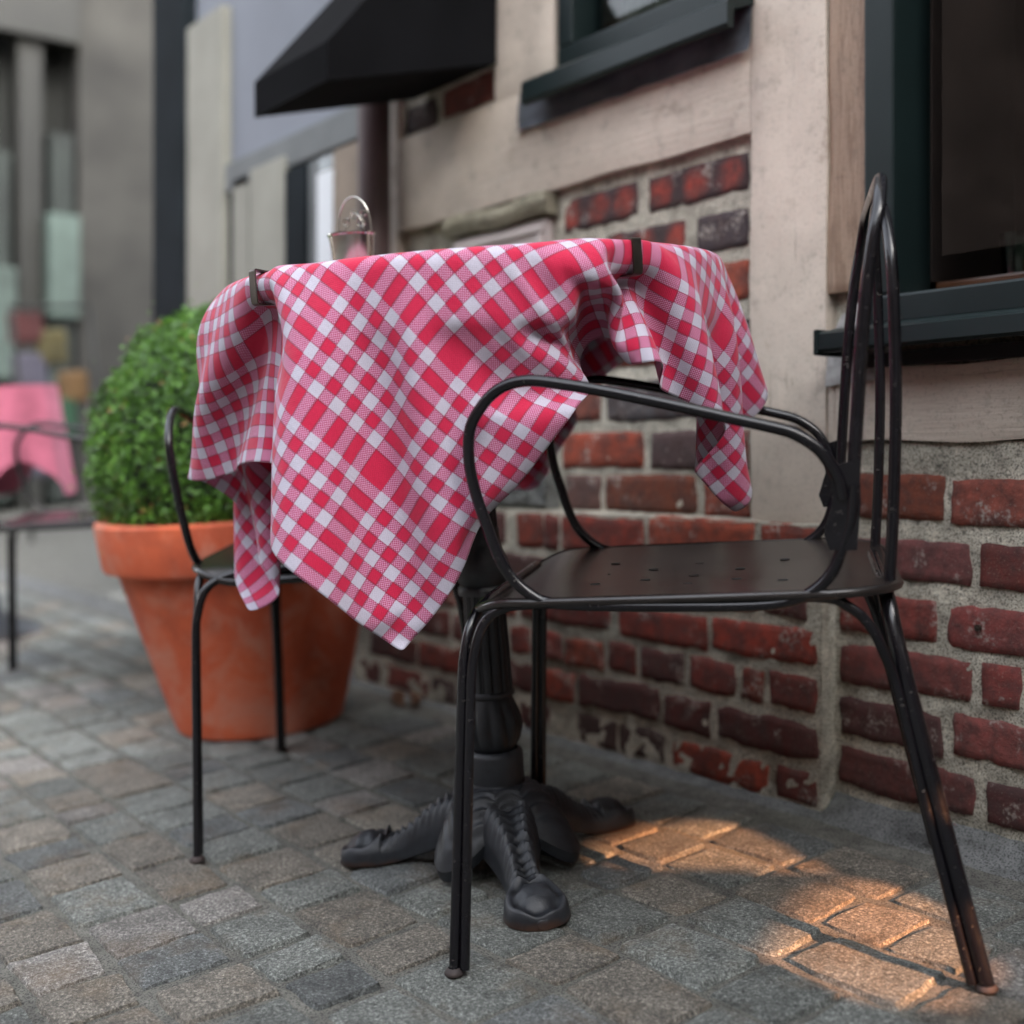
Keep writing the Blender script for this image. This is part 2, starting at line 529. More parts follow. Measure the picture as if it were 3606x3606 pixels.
cobbles(-13, -6.2, -1.6, 1.385, .14, 3, cb, 9)
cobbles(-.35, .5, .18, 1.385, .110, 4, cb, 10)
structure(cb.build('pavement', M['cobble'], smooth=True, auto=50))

# cement fillet along the foot of the wall
fl = MB()
def fil(u, v):
    x = -6.2 + u*7.2
    y = 1.372 + v*.062 + nz(x, 0, 3, 9)*.008*(1 - v)
    z = ground_z(y) - .009 + v*.016 + v*v*.016 + nz(x, v, 1, 14)*.004
    return (x, y, z)
fl.grid(fil, 240, 5)
fl.build('cement_strip', M['cement'], smooth=True)
structure(bpy.data.objects['cement_strip'])

# ------------------------------------------------------------------ the timber-framed house
HX = -1.2
house = thing('timber_framed_house', 'old house front of brick panels between pale painted timbers, with two dark green windows', 'house', (HX, 1.43, .124), tilt=False)

REDS = [(.27, .034, .017), (.22, .030, .017), (.30, .045, .020), (.16, .024, .017), (.24, .036, .023), (.11, .020, .016), (.31, .055, .024), (.07, .022, .019)]
def brick(mb, a0, a1, z0, z1, b, col, seed, spots=None, n=(14, 6), depth=.014, rough=1.0):
    r = random.Random(seed*7 + 1); sx = r.random()*90
    nx, nzv = n
    dz = r.uniform(-.0025, .0025); sl = r.uniform(-.004, .004)*rough
    def fn(u, v):
        uu = .5 - .5*math.cos(math.pi*u); vv = .5 - .5*math.cos(math.pi*v)
        cu = .5 + (uu - .5)*(1 - .018*(abs(vv - .5)*2)**4); cv = .5 + (vv - .5)*(1 - .05*(abs(uu - .5)*2)**6)
        x = a0 + (a1 - a0)*cu; z = z0 + (z1 - z0)*cv + dz + sl*(u - .5)
        e = min(uu*(a1-a0), (1-uu)*(a1-a0), vv*(z1-z0), (1-vv)*(z1-z0))
        jit = .0030*rough
        x2 = x + nz(x, z, sx, 42)*jit + nz(x, z, sx, 160)*.0018; z2 = z + nz(x, z, sx + 5, 42)*jit + nz(x, z, sx + 5, 160)*.0018 + nz(x, z, sx, 12)*jit*.8
        y = b - nz(x, z, sx + 3, 40)*.0028 - nz(x, z, sx + 3, 120)*.0012 + .0022*max(0, 1 - e/.005)**2 + .0026
        if e < 1e-6: y += depth
        c = col
        if spots:
            f = 0.0
            for (cu_, w_) in spots:
                d = ((uu - cu_)/w_)**2 + ((vv - .5)/.40)**2
                f = max(f, 1/(1 + math.exp((d - .8)*5)))
            f = f*(.8 + .4*nz(x, z, sx, 60))
            c = tuple(col[i]*(1 - f) + (.42, .045, .022)[i]*f for i in range(3))
        return ((x2, y, z2), c)
    mb.grid(fn, nx, nzv, col='fn')

def row(mb, z0, z1, spans, b, seed, dark=(), spot={}, rough=1.0, cols={}):
    z0 -= .005; z1 += .005; spans = [(p - .004, q + .004) for p, q in spans]
    r = random.Random(seed)
    for i, (a0, a1) in enumerate(spans):
        c = cols.get(i) or REDS[r.randrange(len(REDS))]
        if i in dark: c = (.038, .030, .034)
        f = r.uniform(.62, 1.3); c = tuple(x*f for x in c)
        brick(mb, a0, a1, z0, z1, b, c, seed*31 + i, spots=spot.get(i), rough=rough, n=(max(6, int((a1-a0)/.011)), 6))
def auto_row(a0, a1, seed, full=.205, joint=.017):
    r = random.Random(seed); x = a0 + r.uniform(0, .08); out = []
    while x < a1 - .05:
        w = full*r.choice([1, 1, .95, .5]) ; e = min(x + w, a1); out.append((x, e - joint)); x = e
    return out

# solid core of the wall (behind everything) with openings left for the windows
wall = MB()
T0, T1 = 1.447, 1.70
def core(a0, a1, z0, z1, y=T0): wall.box((a0, y, z0), (a1, T1, z1))
core(-2.50, 1.2, .02, .80)
core(-2.50, -1.13, .80, 1.335)
core(-2.50, -1.80, 1.335, 3.6)
core(-1.33, -1.13, 1.335, 3.6)
core(-1.80, -1.33, 2.25, 3.6)
core(-1.13, 1.2, 2.25, 3.6)
wall.box((-2.50, 1.447, 3.6), (1.2, 9, 8.2)); wall.box((-2.50, 3.4, .02), (1.2, 9, 3.6)); wall.box((1.2, 1.447, .02), (1.5, 9, 8.2))
wall.build('wall_core', M['mortar'], house)

# panel of bricks between the posts
pm = MB()
def rough_sheet(mb, a0, a1, z0, z1, y, amp=.003, step=.012):
    nu = max(2, int((a1-a0)/step)); nv = max(2, int((z1-z0)/step))
    mb.grid(lambda u, v: (a0 + (a1-a0)*u, y - nz(a0 + (a1-a0)*u, z0 + (z1-z0)*v, 4, 26)*amp - nz(a0 + (a1-a0)*u, z0 + (z1-z0)*v, 8, 90)*amp*.5, z0 + (z1-z0)*v), nu, nv)
rough_sheet(pm, -1.803, -1.309, .50, 1.125, 1.4435)
rough_sheet(pm, -2.50, -1.803, .50, .62, 1.4435)
pm.build('panel_mortar', M['mortar'], house, smooth=True)
pb = MB()
row(pb, 1.043, 1.100, [(-1.783, -1.59), (-1.555, -1.335)], 1.4385, 1, dark=(0, 1), spot={0: [(.12, .13), (.48, .13), (.84, .14)], 1: [(.13, .12), (.5, .13), (.84, .12)]})
row(pb, .957, 1.016, [(-1.783, -1.70), (-1.668, -1.475), (-1.44, -1.335)], 1.4385, 2, dark=(1, 2), spot={1: [(.15, .12), (.5, .12), (.9, .12)]}, cols={0: (.16, .035, .03)})
row(pb, .870, .930, [(-1.783, -1.60), (-1.575, -1.42), (-1.395, -1.332)], 1.4385, 3, cols={2: (.33, .06, .025)})
row(pb, .783, .843, [(-1.783, -1.72), (-1.69, -1.49), (-1.465, -1.333)], 1.4385, 4, dark=(2,), spot={2: [(.2, .2)]})
row(pb, .690, .757, [(-1.783, -1.685), (-1.665, -1.42), (-1.395, -1.332)], 1.4385, 5, cols={0: (.20, .05, .03), 1: (.06, .06, .064)})
row(pb, .607, .668, [(-1.787, -1.575), (-1.55, -1.42), (-1.395, -1.332)], 1.4385, 6, cols={0: (.30, .05, .02), 1: (.075, .045, .045), 2: (.25, .04, .02)})
row(pb, .533, .596, [(-1.783, -1.685), (-1.668, -1.45), (-1.425, -1.332)], 1.4385, 7, cols={0: (.16, .075, .06), 1: (.24, .055, .02), 2: (.32, .06, .03)})
pb.build('brick_panel', M['brick'], house, smooth=True)

# projecting plinth under the panel
pl = MB()
pl.box((-2.50, 1.4045, .02), (-1.158, 1.4465, .462))
rough_sheet(pl, -2.50, -1.158, .10, .527, 1.4025, .004)
pl.grid(lambda u, v: (-2.5 + 1.342*u, 1.4025 + .045*v, .527 + .006*v + nz(u*9, v, 0, 3)*.002), 90, 4)
pl.grid(lambda u, v: (-1.158 + nz(u, v, 2, 20)*.002, 1.4025 + .034*u, .05 + .477*v), 3, 40)
pl.build('plinth_mortar', M['mortar'], house, smooth=True)
pbk = MB()
row(pbk, .462, .524, auto_row(-2.5, -1.9, 11) + [(-1.875, -1.80), (-1.79, -1.755), (-1.739, -1.529), (-1.511, -1.287), (-1.268, -1.168)], 1.3965, 11, cols={})
row(pbk, .394, .444, auto_row(-2.5, -1.168, 12), 1.3965, 12)
row(pbk, .328, .376, auto_row(-2.5, -1.80, 13) + [(-1.786, -1.615), (-1.587, -1.384), (-1.368, -1.168)], 1.3965, 13, rough=1.4)
row(pbk, .262, .309, auto_row(-2.5, -1.82, 14) + [(-1.805, -1.745), (-1.731, -1.631), (-1.612, -1.547), (-1.532, -1.436), (-1.417, -1.323), (-1.306, -1.268), (-1.251, -1.168)], 1.3965, 14, rough=1.6,
    cols={})
row(pbk, .194, .242, auto_row(-2.5, -1.81, 15) + [(-1.793, -1.709), (-1.694, -1.493), (-1.475, -1.377), (-1.354, -1.168)], 1.3965, 15, rough=1.8)
row(pbk, .130, .173, auto_row(-2.5, -1.74, 16) + [(-1.72, -1.60), (-1.585, -1.48), (-1.46, -1.26), (-1.24, -1.168)], 1.399, 16, rough=1.6, cols={5: (.08, .04, .035), 6: (.07, .04, .035)})
pbk.build('brick_plinth', M['brick'], house, smooth=True)

# brickwork under the large window
rm = MB()
rough_sheet(rm, -1.162, 1.2, .06, .645, 1.4335, .004)
rm.build('lower_wall_mortar', M['mortar'], house, smooth=True)
rb = MB()
PINK = [(.26, .055, .04), (.30, .07, .045), (.22, .045, .035), (.19, .04, .035)]
row(rb, .540, .598, [(-1.146, -.982), (-.966, -.762)] + auto_row(-.745, 1.1, 21), 1.4275, 21, cols={0: (.30, .07, .03), 1: (.28, .07, .045)})
row(rb, .460, .513, [(-1.137, -.943), (-.925, -.83), (-.81, -.60)] + auto_row(-.58, 1.1, 22), 1.4275, 22, cols={0: (.15, .045, .042), 1: (.21, .035, .025)})
row(rb, .380, .432, [(-1.146, -.993), (-.970, -.765)] + auto_row(-.745, 1.1, 23), 1.4275, 23, cols={0: (.21, .04, .03), 1: (.21, .042, .036)})
row(rb, .307, .358, [(-1.146, -.941), (-.923, -.872), (-.85, -.65)] + auto_row(-.63, 1.1, 24), 1.4275, 24, cols={0: (.21, .048, .04), 1: (.2, .035, .028)})
row(rb, .233, .285, [(-1.146, -.985), (-.964, -.765)] + auto_row(-.745, 1.1, 25), 1.4275, 25, rough=1.4, cols={0: (.10, .03, .028), 1: (.20, .05, .042)})
row(rb, .162, .212, [(-1.146, -.938), (-.915, -.72)] + auto_row(-.70, 1.1, 26), 1.4275, 26, rough=1.6, cols={0: (.13, .035, .03), 1: (.12, .03, .028)})
row(rb, .095, .142, [(-1.146, -1.02), (-1.0, -.80), (-.78, -.68)] + auto_row(-.66, 1.1, 27), 1.4285, 27, rough=1.6, cols={0: (.07, .03, .028)})
rb.build('brick_apron', M['brick'], house, smooth=True)
# screw in a brick
sc = MB()
p0 = (-.925, 1.4265, .407)
sc.tube([(p0[0], p0[1], p0[2]), (p0[0], p0[1] - .004, p0[2])], .0045, 14, 1)
sc.tube([(p0[0], p0[1] - .002, p0[2]), (p0[0], p0[1] - .0065, p0[2])], .002, 8, 1)
sc.build('screw', M['steel'], house, smooth=True, auto=40)

# brick patch above the beam
um = MB(); rough_sheet(um, -2.36, -1.962, 1.315, 3.0, 1.4435); um.build('upper_mortar', M['mortar'], house, smooth=True)
ub = MB()
row(ub, 1.337, 1.395, [(-2.34, -2.215), (-2.19, -1.985)], 1.4385, 31, cols={0: (.05, .04, .04), 1: (.26, .05, .035)})
row(ub, 1.420, 1.480, [(-2.34, -2.13), (-2.10, -1.985)], 1.4385, 32, cols={0: (.2, .045, .035)})
for k in range(1, 12): row(ub, 1.420 + .083*k, 1.48 + .083*k, auto_row(-2.35, -1.985, 32 + k), 1.4385, 32 + k)
ub.build('upper_bricks', M['brick'], house, smooth=True)

# timbers
def timber(name, a0, a1, z0, z1, y, mat, horiz=False, wav=.0022, th=.03, bev=.006, step=.02):
    mb = MB()
    nu = max(6, int((a1-a0)/step)); nv = max(6, int((z1-z0)/step))
    def fn(u, v):
        x = a0 + (a1-a0)*u; z = z0 + (z1-z0)*v
        e = min(u*(a1-a0), (1-u)*(a1-a0), v*(z1-z0), (1-v)*(z1-z0))
        x2 = x + (nz(0, z, a0, 7)*wav*1.6 if not horiz else 0)*(1 if u in (0., 1.) else .5)
        z2 = z + (nz(x, 0, z0, 7)*wav*1.6 if horiz else 0)*(1 if v in (0., 1.) else .5)
        yy = y - nz(x*(3 if not horiz else .6), z*(.6 if not horiz else 3), 2, 9)*wav + bev*.5*max(0, 1 - e/bev)**2
        return (x2, yy, z2)
    mb.grid(fn, nu, nv)
    # returns
    mb.grid(lambda u, v: (fn(0, v)[0], fn(0, v)[1] + th*(1-u), fn(0, v)[2]), 2, nv)
    mb.grid(lambda u, v: (fn(1, v)[0], fn(1, v)[1] + th*u, fn(1, v)[2]), 2, nv)
    mb.grid(lambda u, v: (fn(u, 0)[0], fn(u, 0)[1] + th*v, fn(u, 0)[2]), nu, 2)
    mb.grid(lambda u, v: (fn(u, 1)[0], fn(u, 1)[1] + th*(1-v), fn(u, 1)[2]), nu, 2)
    return mb.build(name, mat, house, smooth=True, auto=50)
timber('timber_post', -1.312, -1.168, .505, 3.2, 1.4215, M['timber'])
timber('weathered_strip', -1.167, -1.098, .86, 3.2, 1.4275, M['rawtimber'], wav=.006, step=.008)
timber('timber_post', -1.985, -1.80, 1.3245, 3.2, 1.4235, M['timber'])
timber('timber_beam', -2.345, -1.3135, 1.122, 1.322, 1.4225, M['timber_h'], True)
timber('timber_beam', -1.150, 1.1, .645, .746, 1.4225, M['timber_h'], True, wav=.004)
timber('timber_post', -2.50, -2.352, .53, 3.2, 1.4245, M['timber'])
# short piece of post between sill and lower beam
timber('post_foot', -1.167, -1.151, .505, .80, 1.4255, M['timber'])
pg = MB(); pg.box((-1.222, 1.406, .668), (-1.204, 1.4255, .685), bev=.004); pg.build('wooden_peg', M['peg'], house)

# service hatch with lintel
lt = MB()
lt.grid(lambda u, v: (-2.15 + .345*u + nz(u*4, v, 0, 3)*.003, 1.408 + .010*abs(v-.5)*2 - nz(u*12, v*3, 1, 2)*.005, 1.078 + .040*v + .004*math.sin(u*9)), 40, 8)
lt.grid(lambda u, v: (-2.15 + .345*u, 1.418 + .03*v, 1.078), 10, 2)
lt.grid(lambda u, v: (-2.15 + .345*u, 1.418 + .03*v, 1.118), 10, 2)
lt.grid(lambda u, v: (-1.805, 1.412 + .03*u, 1.078 + .04*v), 2, 4)
lt.build('lintel', M['stone'], house, smooth=True, auto=50)
ht = MB()
ht.box((-2.135, 1.430, .60), (-1.821, 1.4455, 1.072), bev=.003)
for (a0, z0, a1, z1) in ((-2.125, 1.048, -1.83, 1.062), (-2.125, .61, -2.105, 1.045), (-1.85, .61, -1.83, 1.045), (-2.10, .615, -1.855, .63)):
    ht.box((a0, 1.4225, z0), (a1, 1.4305, z1), bev=.003)
ht.box((-2.098, 1.426, .636), (-1.857, 1.4305, 1.028), bev=.003)
hto = ht.build('service_hatch', M['hatch'], house)
la = MB(); la.box((-1.905, 1.4175, 1.032), (-1.895, 1.4295, 1.044), bev=.002); la.build('latch', M['steel'], hto, off=(0, 0, 0))
bpy.data.objects['latch'].location = (0, 0, 0)
ss = MB()
ss.grid(lambda u, v: (-2.14 + .34*u, 1.409 - nz(u*10, v*3, 5, 2)*.006 + .008*max(0, abs(v-.5)*2-.8)*5, .532 + .064*v), 40, 8)
ss.grid(lambda u, v: (-2.14 + .34*u, 1.412 + .035*v, .596 + nz(u*10, v, 3, 2)*.002), 40, 2)
ss.grid(lambda u, v: (-1.80, 1.412 + .035*u, .532 + .064*v), 2, 4)
ss.build('stone_sill', M['greystone'], house, smooth=True, auto=50)

# large window on the right
w2 = MB()
def fr(mb, a0, a1, z0, z1, y0, y1, b=.004): mb.box((a0, y0, z0), (a1, y1, z1), bev=b)
fr(w2, -1.095, 1.1, .806, .846, 1.415, 1.50)
fr(w2, -1.095, -1.046, .8465, 2.2, 1.415, 1.50)
fr(w2, -1.0455, 1.1, 2.14, 2.2, 1.415, 1.50)
w2o = w2.build('large_window_frame', M['frame'], house)
w2s = MB()
fr(w2s, -1.045, 1.05, .8525, .887, 1.4315, 1.485)
fr(w2s, -1.045, -1.008, .8875, 2.13, 1.4315, 1.485)
fr(w2s, -1.0075, 1.05, .8895, .8965, 1.452, 1.476, .002)
w2so = w2s.build('sash', M['frame'], w2o); 
dr = MB(); dr.box((-.985, 1.4125, .822), (-.963, 1.4155, .828)); dr.build('drain_slot', M['dark'], w2o)
gl = MB(); gl.add([(-1.0075, 1.468, .8975), (1.05, 1.468, .8975), (1.05, 1.468, 2.13), (-1.0075, 1.468, 2.13)], [(0, 1, 2, 3)])
gl.build('large_window_pane', M['glass'], house)
sl = MB()
prof = [(1.43, .804), (1.43, .8115), (1.352, .797), (1.346, .793), (1.345, .772), (1.349, .768), (1.356, .768), (1.358, .785), (1.425, .795)]
A0, A1 = -1.118, 1.1
vs = []; n = len(prof)
for a in (A0, A1):
    for (y, z) in prof: vs.append((a, y, z))
sl.add(vs, [(i, (i+1) % n, n + (i+1) % n, n + i) for i in range(n)])
sl.box((A0 - .006, 1.343, .764), (A0 + .001, 1.432, .8), bev=.003)
sl.build('large_window_sill', M['frame'], house)
us = MB(); us.box((-1.10, 1.405, .748), (1.1, 1.4215, .767)); us.build('sill_shadow_strip', M['dark'], house)  # near-black strip in place of the shadow under the sill
fp = MB()
fpts = [(-1.165, .727), (-1.075, .733), (-1.075, .85), (-1.100, .842), (-1.135, .826), (-1.157, .79)]
fp.add([(a, 1.4180, z) for a, z in fpts] + [(a, 1.4215, z) for a, z in fpts], [tuple(range(6))[::-1]] + [(i, (i+1) % 6, 6 + (i+1) % 6, 6 + i) for i in range(6)])
fp.build('mortar_patch', m_plain("pale_filler", (.36, .35, .33), .8, .25, 40, .5, 60, bd=.004), house)

# upper window
w1 = MB()
fr(w1, -1.785, -1.335, 1.335, 1.375, 1.425, 1.50)
fr(w1, -1.785, -1.745, 1.3755, 2.2, 1.425, 1.50)
fr(w1, -1.375, -1.335, 1.3755, 2.2, 1.425, 1.50)
w1o = w1.build('small_window_frame', M['frame'], house)
s1 = MB(); fr(s1, -1.7445, -1.3755, 1.378, 1.41, 1.445, 1.485); fr(s1, -1.7445, -1.715, 1.4105, 2.1, 1.445, 1.485); s1.build('sash', M['frame'], w1o)
g1 = MB(); g1.add([(-1.715, 1.47, 1.41), (-1.375, 1.47, 1.41), (-1.375, 1.47, 2.2), (-1.715, 1.47, 2.2)], [(0, 1, 2, 3)])
g1.build('small_window_pane', M['glass'], house)
cu = MB(); cu.grid(lambda u, v: (-1.74 + .40*u, 1.54 + .012*math.sin(u*38), 1.36 + .9*v), 60, 4)
cu.build('net_curtain', m_plain("net_curtain", (.22, .24, .20), .9, .2, 4, 0), house)
s3 = MB(); prof = [(1.43, 1.322), (1.43, 1.334), (1.372, 1.315), (1.366, 1.309), (1.365, 1.276), (1.369, 1.270), (1.378, 1.270), (1.381, 1.30), (1.428, 1.318)]
vs = []; n = len(prof)
for a in (-1.818, -1.305):
    for (y, z) in prof: vs.append((a, y, z))
s3.add(vs, [(i, (i+1) % n, n + (i+1) % n, n + i) for i in range(n)] + [tuple(range(n))[::-1], tuple(n + i for i in range(n))])
s3.build('small_window_sill', M['frame'], house)
lf = MB()
lf.grid(lambda u, v: (-1.895 + .59*u, 1.4185 - .003*(1-v) - nz(u*7, v*2, 3, 2)*.004 - (.006 if v == 0 else 0), 1.243 + .075*v + nz(u*9, 0, 0, 1)*.003*(1-v)), 60, 8)
lf.build('lead_flashing', M['lead'], house, smooth=True)

# room behind the large window
rmx = MB()
rmx.box((-2.40, 3.2, .3), (1.19, 3.25, 2.6)); rmx.box((-2.45, 1.71, .3), (-2.40, 3.25, 2.6)); rmx.box((1.14, 1.71, .3), (1.19, 3.2, 2.6))
rmx.box((-2.4, 1.71, .25), (1.14, 3.2, .3)); rmx.box((-2.4, 1.71, 2.45), (1.14, 3.2, 2.5)); rmx.box((-1.1295, 1.5005, .87), (-1.046, 1.706, 2.2))
rmx.box((-1.6, 2.6, .3), (-1.1, 3.1, 1.02)); rmx.box((-.7, 2.7, .3), (-.2, 3.1, 1.1))
rmx.build('room', M['interior'], house)
isl = MB(); isl.box((-1.04, 1.50, .83), (1.1, 1.70, .868), bev=.004); isl.build('inner_sill', m_plain("varnished_sill", (.12, .05, .022), .3, .3, 6, .1), house)
# objects on the inner sill
t = thing('table_lamp', 'slim pale lamp standing in the dark room behind the large window', 'lamp', (-1.29, 2.0, 1.16), tilt=False)
mb = MB(); mb.lathe([(.001, 1.17), (.026, 1.17), (.032, 1.22), (.028, 1.32), (.016, 1.36), (.001, 1.36)], 24, cx=-1.29, cy=2.0); mb.build('lamp_shade', m_plain("lamp_glass", (.5, .5, .46), .4, .1, 4, 0), t, smooth=True)
mb = MB(); mb.lathe([(.06, .30), (.06, .33), (.012, .36), (.010, 1.17)], 20, cx=-1.29, cy=2.0); mb.build('lamp_stand', M['steel'], t, smooth=True, auto=40)
t = thing('glass_tumbler', 'small clear tumbler on the inner sill of the large window', 'glass', (-.955, 1.56, .868), tilt=False)
mb = MB(); mb.lathe([(.001, .8685), (.016, .8685), (.021, .93), (.0195, .93), (.015, .873), (.001, .873)], 24, cx=-.955, cy=1.56); mb.build('tumbler_wall', M['glass'], t, smooth=True, auto=40)
t = thing('tealight_dish', 'orange ceramic dish on the inner sill of the large window', 'dish', (-.86, 1.60, .868), tilt=False)
mb = MB(); mb.lathe([(.001, .8685), (.03, .8685), (.052, .893), (.049, .893), (.028, .874), (.001, .874)], 28, cx=-.86, cy=1.60); mb.build('dish_bowl', m_plain("orange_glaze", (.5, .14, .03), .3, .1, 6, 0), t, smooth=True, auto=40)

# downpipe in front of the house corner
dp = MB(); DX, DY = -2.36, 1.372
dp.tube([(DX, DY, .30), (DX, DY, 3.2)], .036, 20, 1); 
dpo = dp.build('downpipe', M['pipe'], house, smooth=True, auto=40)
so = MB(); so.lathe([(.040, .105), (.044, .12), (.043, .26), (.049, .265), (.050, .315), (.044, .32), (.038, .318)], 24, cx=DX, cy=DY)
so.build('pipe_socket', M['claypipe'], dpo, smooth=True, auto=40)
for z in (1.02, 2.2):
    bk = MB(); bk.tube([(DX, DY, z - .012), (DX, DY, z + .012)], .039, 20, 1); bk.box((DX - .008, DY + .03, z - .01), (DX + .008, 1.43, z + .01)); bk.build('pipe_bracket', M['pipe'], dpo, smooth=True, auto=40)

# ------------------------------------------------------------------ neighbouring shop front
shop = thing('shop_front', 'pale shop front with dark posts and a glazed door beyond the brown downpipe', 'shop', (-3.4, 1.43, .124), tilt=False)
c_cream = m_plain("cream_render", (.27, .265, .225), .8, .12, 3, .15)
c_grey = m_plain("grey_render", (.15, .16, .16), .8, .15, 3, .15)
c_blue = m_plain("pale_blue_render", (.19, .205, .235), .8, .08, 2, .1)
c_dark = m_plain("slate_paint", (.012, .016, .019), .8, .15, 6, .1)
c_dark.node_tree.nodes['Principled BSDF'].inputs['Specular IOR Level'].default_value = .1
c_tan = m_plain("tan_timber", (.24, .185, .135), .6, .15, 6, .2)
def sp(name, mat, a0, a1, z0, z1, y0=1.43, y1=1.6, bev=.004):
    mb = MB(); mb.box((a0, y0, z0), (a1, y1, z1), bev=bev); return mb.build(name, mat, shop)
sp('pilaster', c_tan, -2.645, -2.505, .1, 1.36, 1.425)
sp('door_frame', c_dark, -2.895, -2.785, .1, 1.36, 1.422)
sp('door_frame', c_grey, -2.785, -2.735, .1, 1.36, 1.432)
dd = MB(); dd.add([(-2.735, 1.434, .25), (-2.645, 1.434, .25), (-2.645, 1.434, 1.36), (-2.735, 1.434, 1.36)], [(0, 1, 2, 3)]); dd.build('door_pane', M['glass'], shop)
sp('inner_blind', c_grey, -2.735, -2.645, .25, 1.36, 1.52, 1.54)
nt = MB(); nt.box((-2.732, 1.4285, .96), (-2.652, 1.4315, 1.32)); nto = nt.build('notice', M['paper'], shop)
n2 = MB(); n2.box((-2.718, 1.4265, 1.015), (-2.653, 1.4284, 1.055)); n2.box((-2.675, 1.4265, 1.07), (-2.653, 1.4284, 1.11)); n2.build('green_band', M['green'], nto)
sp('pillar', c_cream, -3.10, -2.90, .1, 1.40, 1.42)
sp('pillar', c_cream, -3.235, -3.13, .1, 1.40, 1.43)
sp('door_frame', c_dark, -3.13, -3.10, .1, 1.40, 1.45)
sp('window_post', c_dark, -3.285, -3.236, .1, 1.45, 1.44)
sp('pillar', c_cream, -3.54, -3.286, .1, 1.9, 1.42)
sp('end_pillar', c_dark, -3.79, -3.545, .1, 3.5, 1.41)
sp('upper_wall', c_blue, -3.54, -2.505, 1.45, 3.6, 1.45)
sp('fascia', c_grey, -3.54, -2.505, 1.37, 1.45, 1.43)
sp('back_wall', c_grey, -3.80, -2.505, .1, 3.6, 1.65, 1.9)
# awning over the house corner
aw = MB()
a0, a1 = -2.27, -1.97
P = [(1.05, 1.295), (1.42, 1.395), (1.42, 1.80), (1.05, 1.365)]
aw.add([(a, y, z) for a in (a0, a1) for (y, z) in P], [(0, 1, 5, 4), (1, 2, 6, 5), (2, 3, 7, 6), (3, 0, 4, 7), (0, 3, 2, 1), (4, 5, 6, 7)])
awo = aw.build('awning', M['awning'], house)
ab = MB(); ab.box((-2.16, 1.09, 1.232), (-2.04, 1.16, 1.306), bev=.006); ab.build('awning_bracket', M['awning'], awo)

# ------------------------------------------------------------------ buildings that close the street
end = thing('corner_building', 'blurred grey-brown building closing the street at the far left', 'building', (-10, 3, .3), tilt=False)
def ep(name, mat, b0, b1, z0, z1, x0=-10.0, x1=-9.6):
    mb = MB(); mb.box((x0 - .4, b0, z0), (x1 - .4, b1, z1), bev=.01); return mb.build(name, mat, end)
c_brown = m_plain("brown_grey_render", (.040, .038, .033), .85, .3, 1.5, .1)
c_olive = m_plain("olive_render", (.010, .011, .009), .85, .2, 1.2, .1)
c_black = m_plain("black_frame", (.012, .012, .009), .6, .2, 3, 0)
c_sage = m_plain("sage_goods", (.014, .02, .016), .7, .5, 1.8, 0)
c_sagel = m_plain("pale_sage", (.075, .105, .09), .7, .3, 1.6, 0)
ep('wall', c_olive, -2.0, 8.0, .1, 8, -10.3, -9.9)
ep('pilaster', c_brown, 3.12, 3.92, .1, 7, -9.9)
ep('door_post', c_black, 2.66, 2.84, .1, 7, -9.9)
ep('door_post', c_black, 3.95, 4.12, .1, 7, -9.9)
ep('display_window', c_sage, 2.90, 3.08, .3, 3.2, -9.85)
ep('display_window', c_sage, 2.30, 2.60, .3, 3.0, -9.85)
ep('lower_display', c_sagel, 2.86, 3.10, 1.75, 2.55, -9.7, -9.5)
ep('lower_display', c_sagel, 2.35, 2.62, 1.25, 2.1, -9.7, -9.5)
ep('lower_display', c_sagel, 2.88, 3.05, .8, 1.3, -9.7, -9.5)
ep('dark_lintel', c_black, 2.2, 3.1, 3.9, 8, -9.7, -9.5)
# goods hung out by the shop
gd = thing('goods_rack', 'rack of red, yellow, orange and green goods far behind the box ball', 'display rack', (-7.2, 2.12, ground_z(2.12)))
for nm, c, (dx, dy, z0, z1, w) in (('red_goods', (.07, .014, .014), (0, -.06, 1.10, 1.28, .10)), ('yellow_goods', (.08, .065, .02), (0, .07, .98, 1.18, .09)),
                                   ('orange_goods', (.14, .075, .025), (0, .17, .76, .94, .09)), ('green_goods', (.02, .07, .035), (0, .08, .55, .80, .10)), ('purple_goods', (.07, .065, .09), (0, -.06, .35, 1.05, .10))):
    mb = MB(); mb.box((dx - .04, dy - w, z0), (dx + .04, dy + w*.9, z1), bev=.03); mb.build(nm, m_plain(nm, c, .7, .2, 5, 0), gd, local=True)
mb = MB()
for dy in (-.15, .28): mb.tube([(.06, dy, 0), (.06, dy, 1.32)], .012, 8, 1)
mb.tube([(.06, -.15, 1.3), (.06, .28, 1.3)], .012, 8, 1)
mb.build('rack_frame', c_black, gd, smooth=True, local=True)

# added unseen panel behind the viewer: its two holes shape the sun patches
gw = MB()
GX = 1.6
from mathutils.geometry import tessellate_polygon
def slot(pts):                                  # where the low sun must fall on the paving -> opening in the panel
    return [(y, ground_z(y) + (GX - x)*math.tan(SUN_EL)) for x, y in pts]
S1 = slot([(-1.31, 1.20), (-1.27, 1.27), (-1.22, 1.290), (-1.172, 1.287), (-1.021, 1.247), (-1.044, 1.214), (-1.16, 1.13), (-1.24, 1.06), (-1.30, 1.08)])
S2 = slot([(-.99, 1.150), (-1.000, 1.20), (-.985, 1.245), (-.93, 1.266), (-.839, 1.246), (-.73, 1.15), (-.71, 1.06), (-.80, 1.00), (-.93, 1.02)])
frame_ = [(-.2, -.2), (1.43, -.2), (1.43, 2.6), (-.2, 2.6)]
polys = [frame_, S1, S2]
flat_ = [q for po in polys for q in po]
tri = tessellate_polygon([[Vector((q[0], q[1], 0)) for q in po] for po in polys])
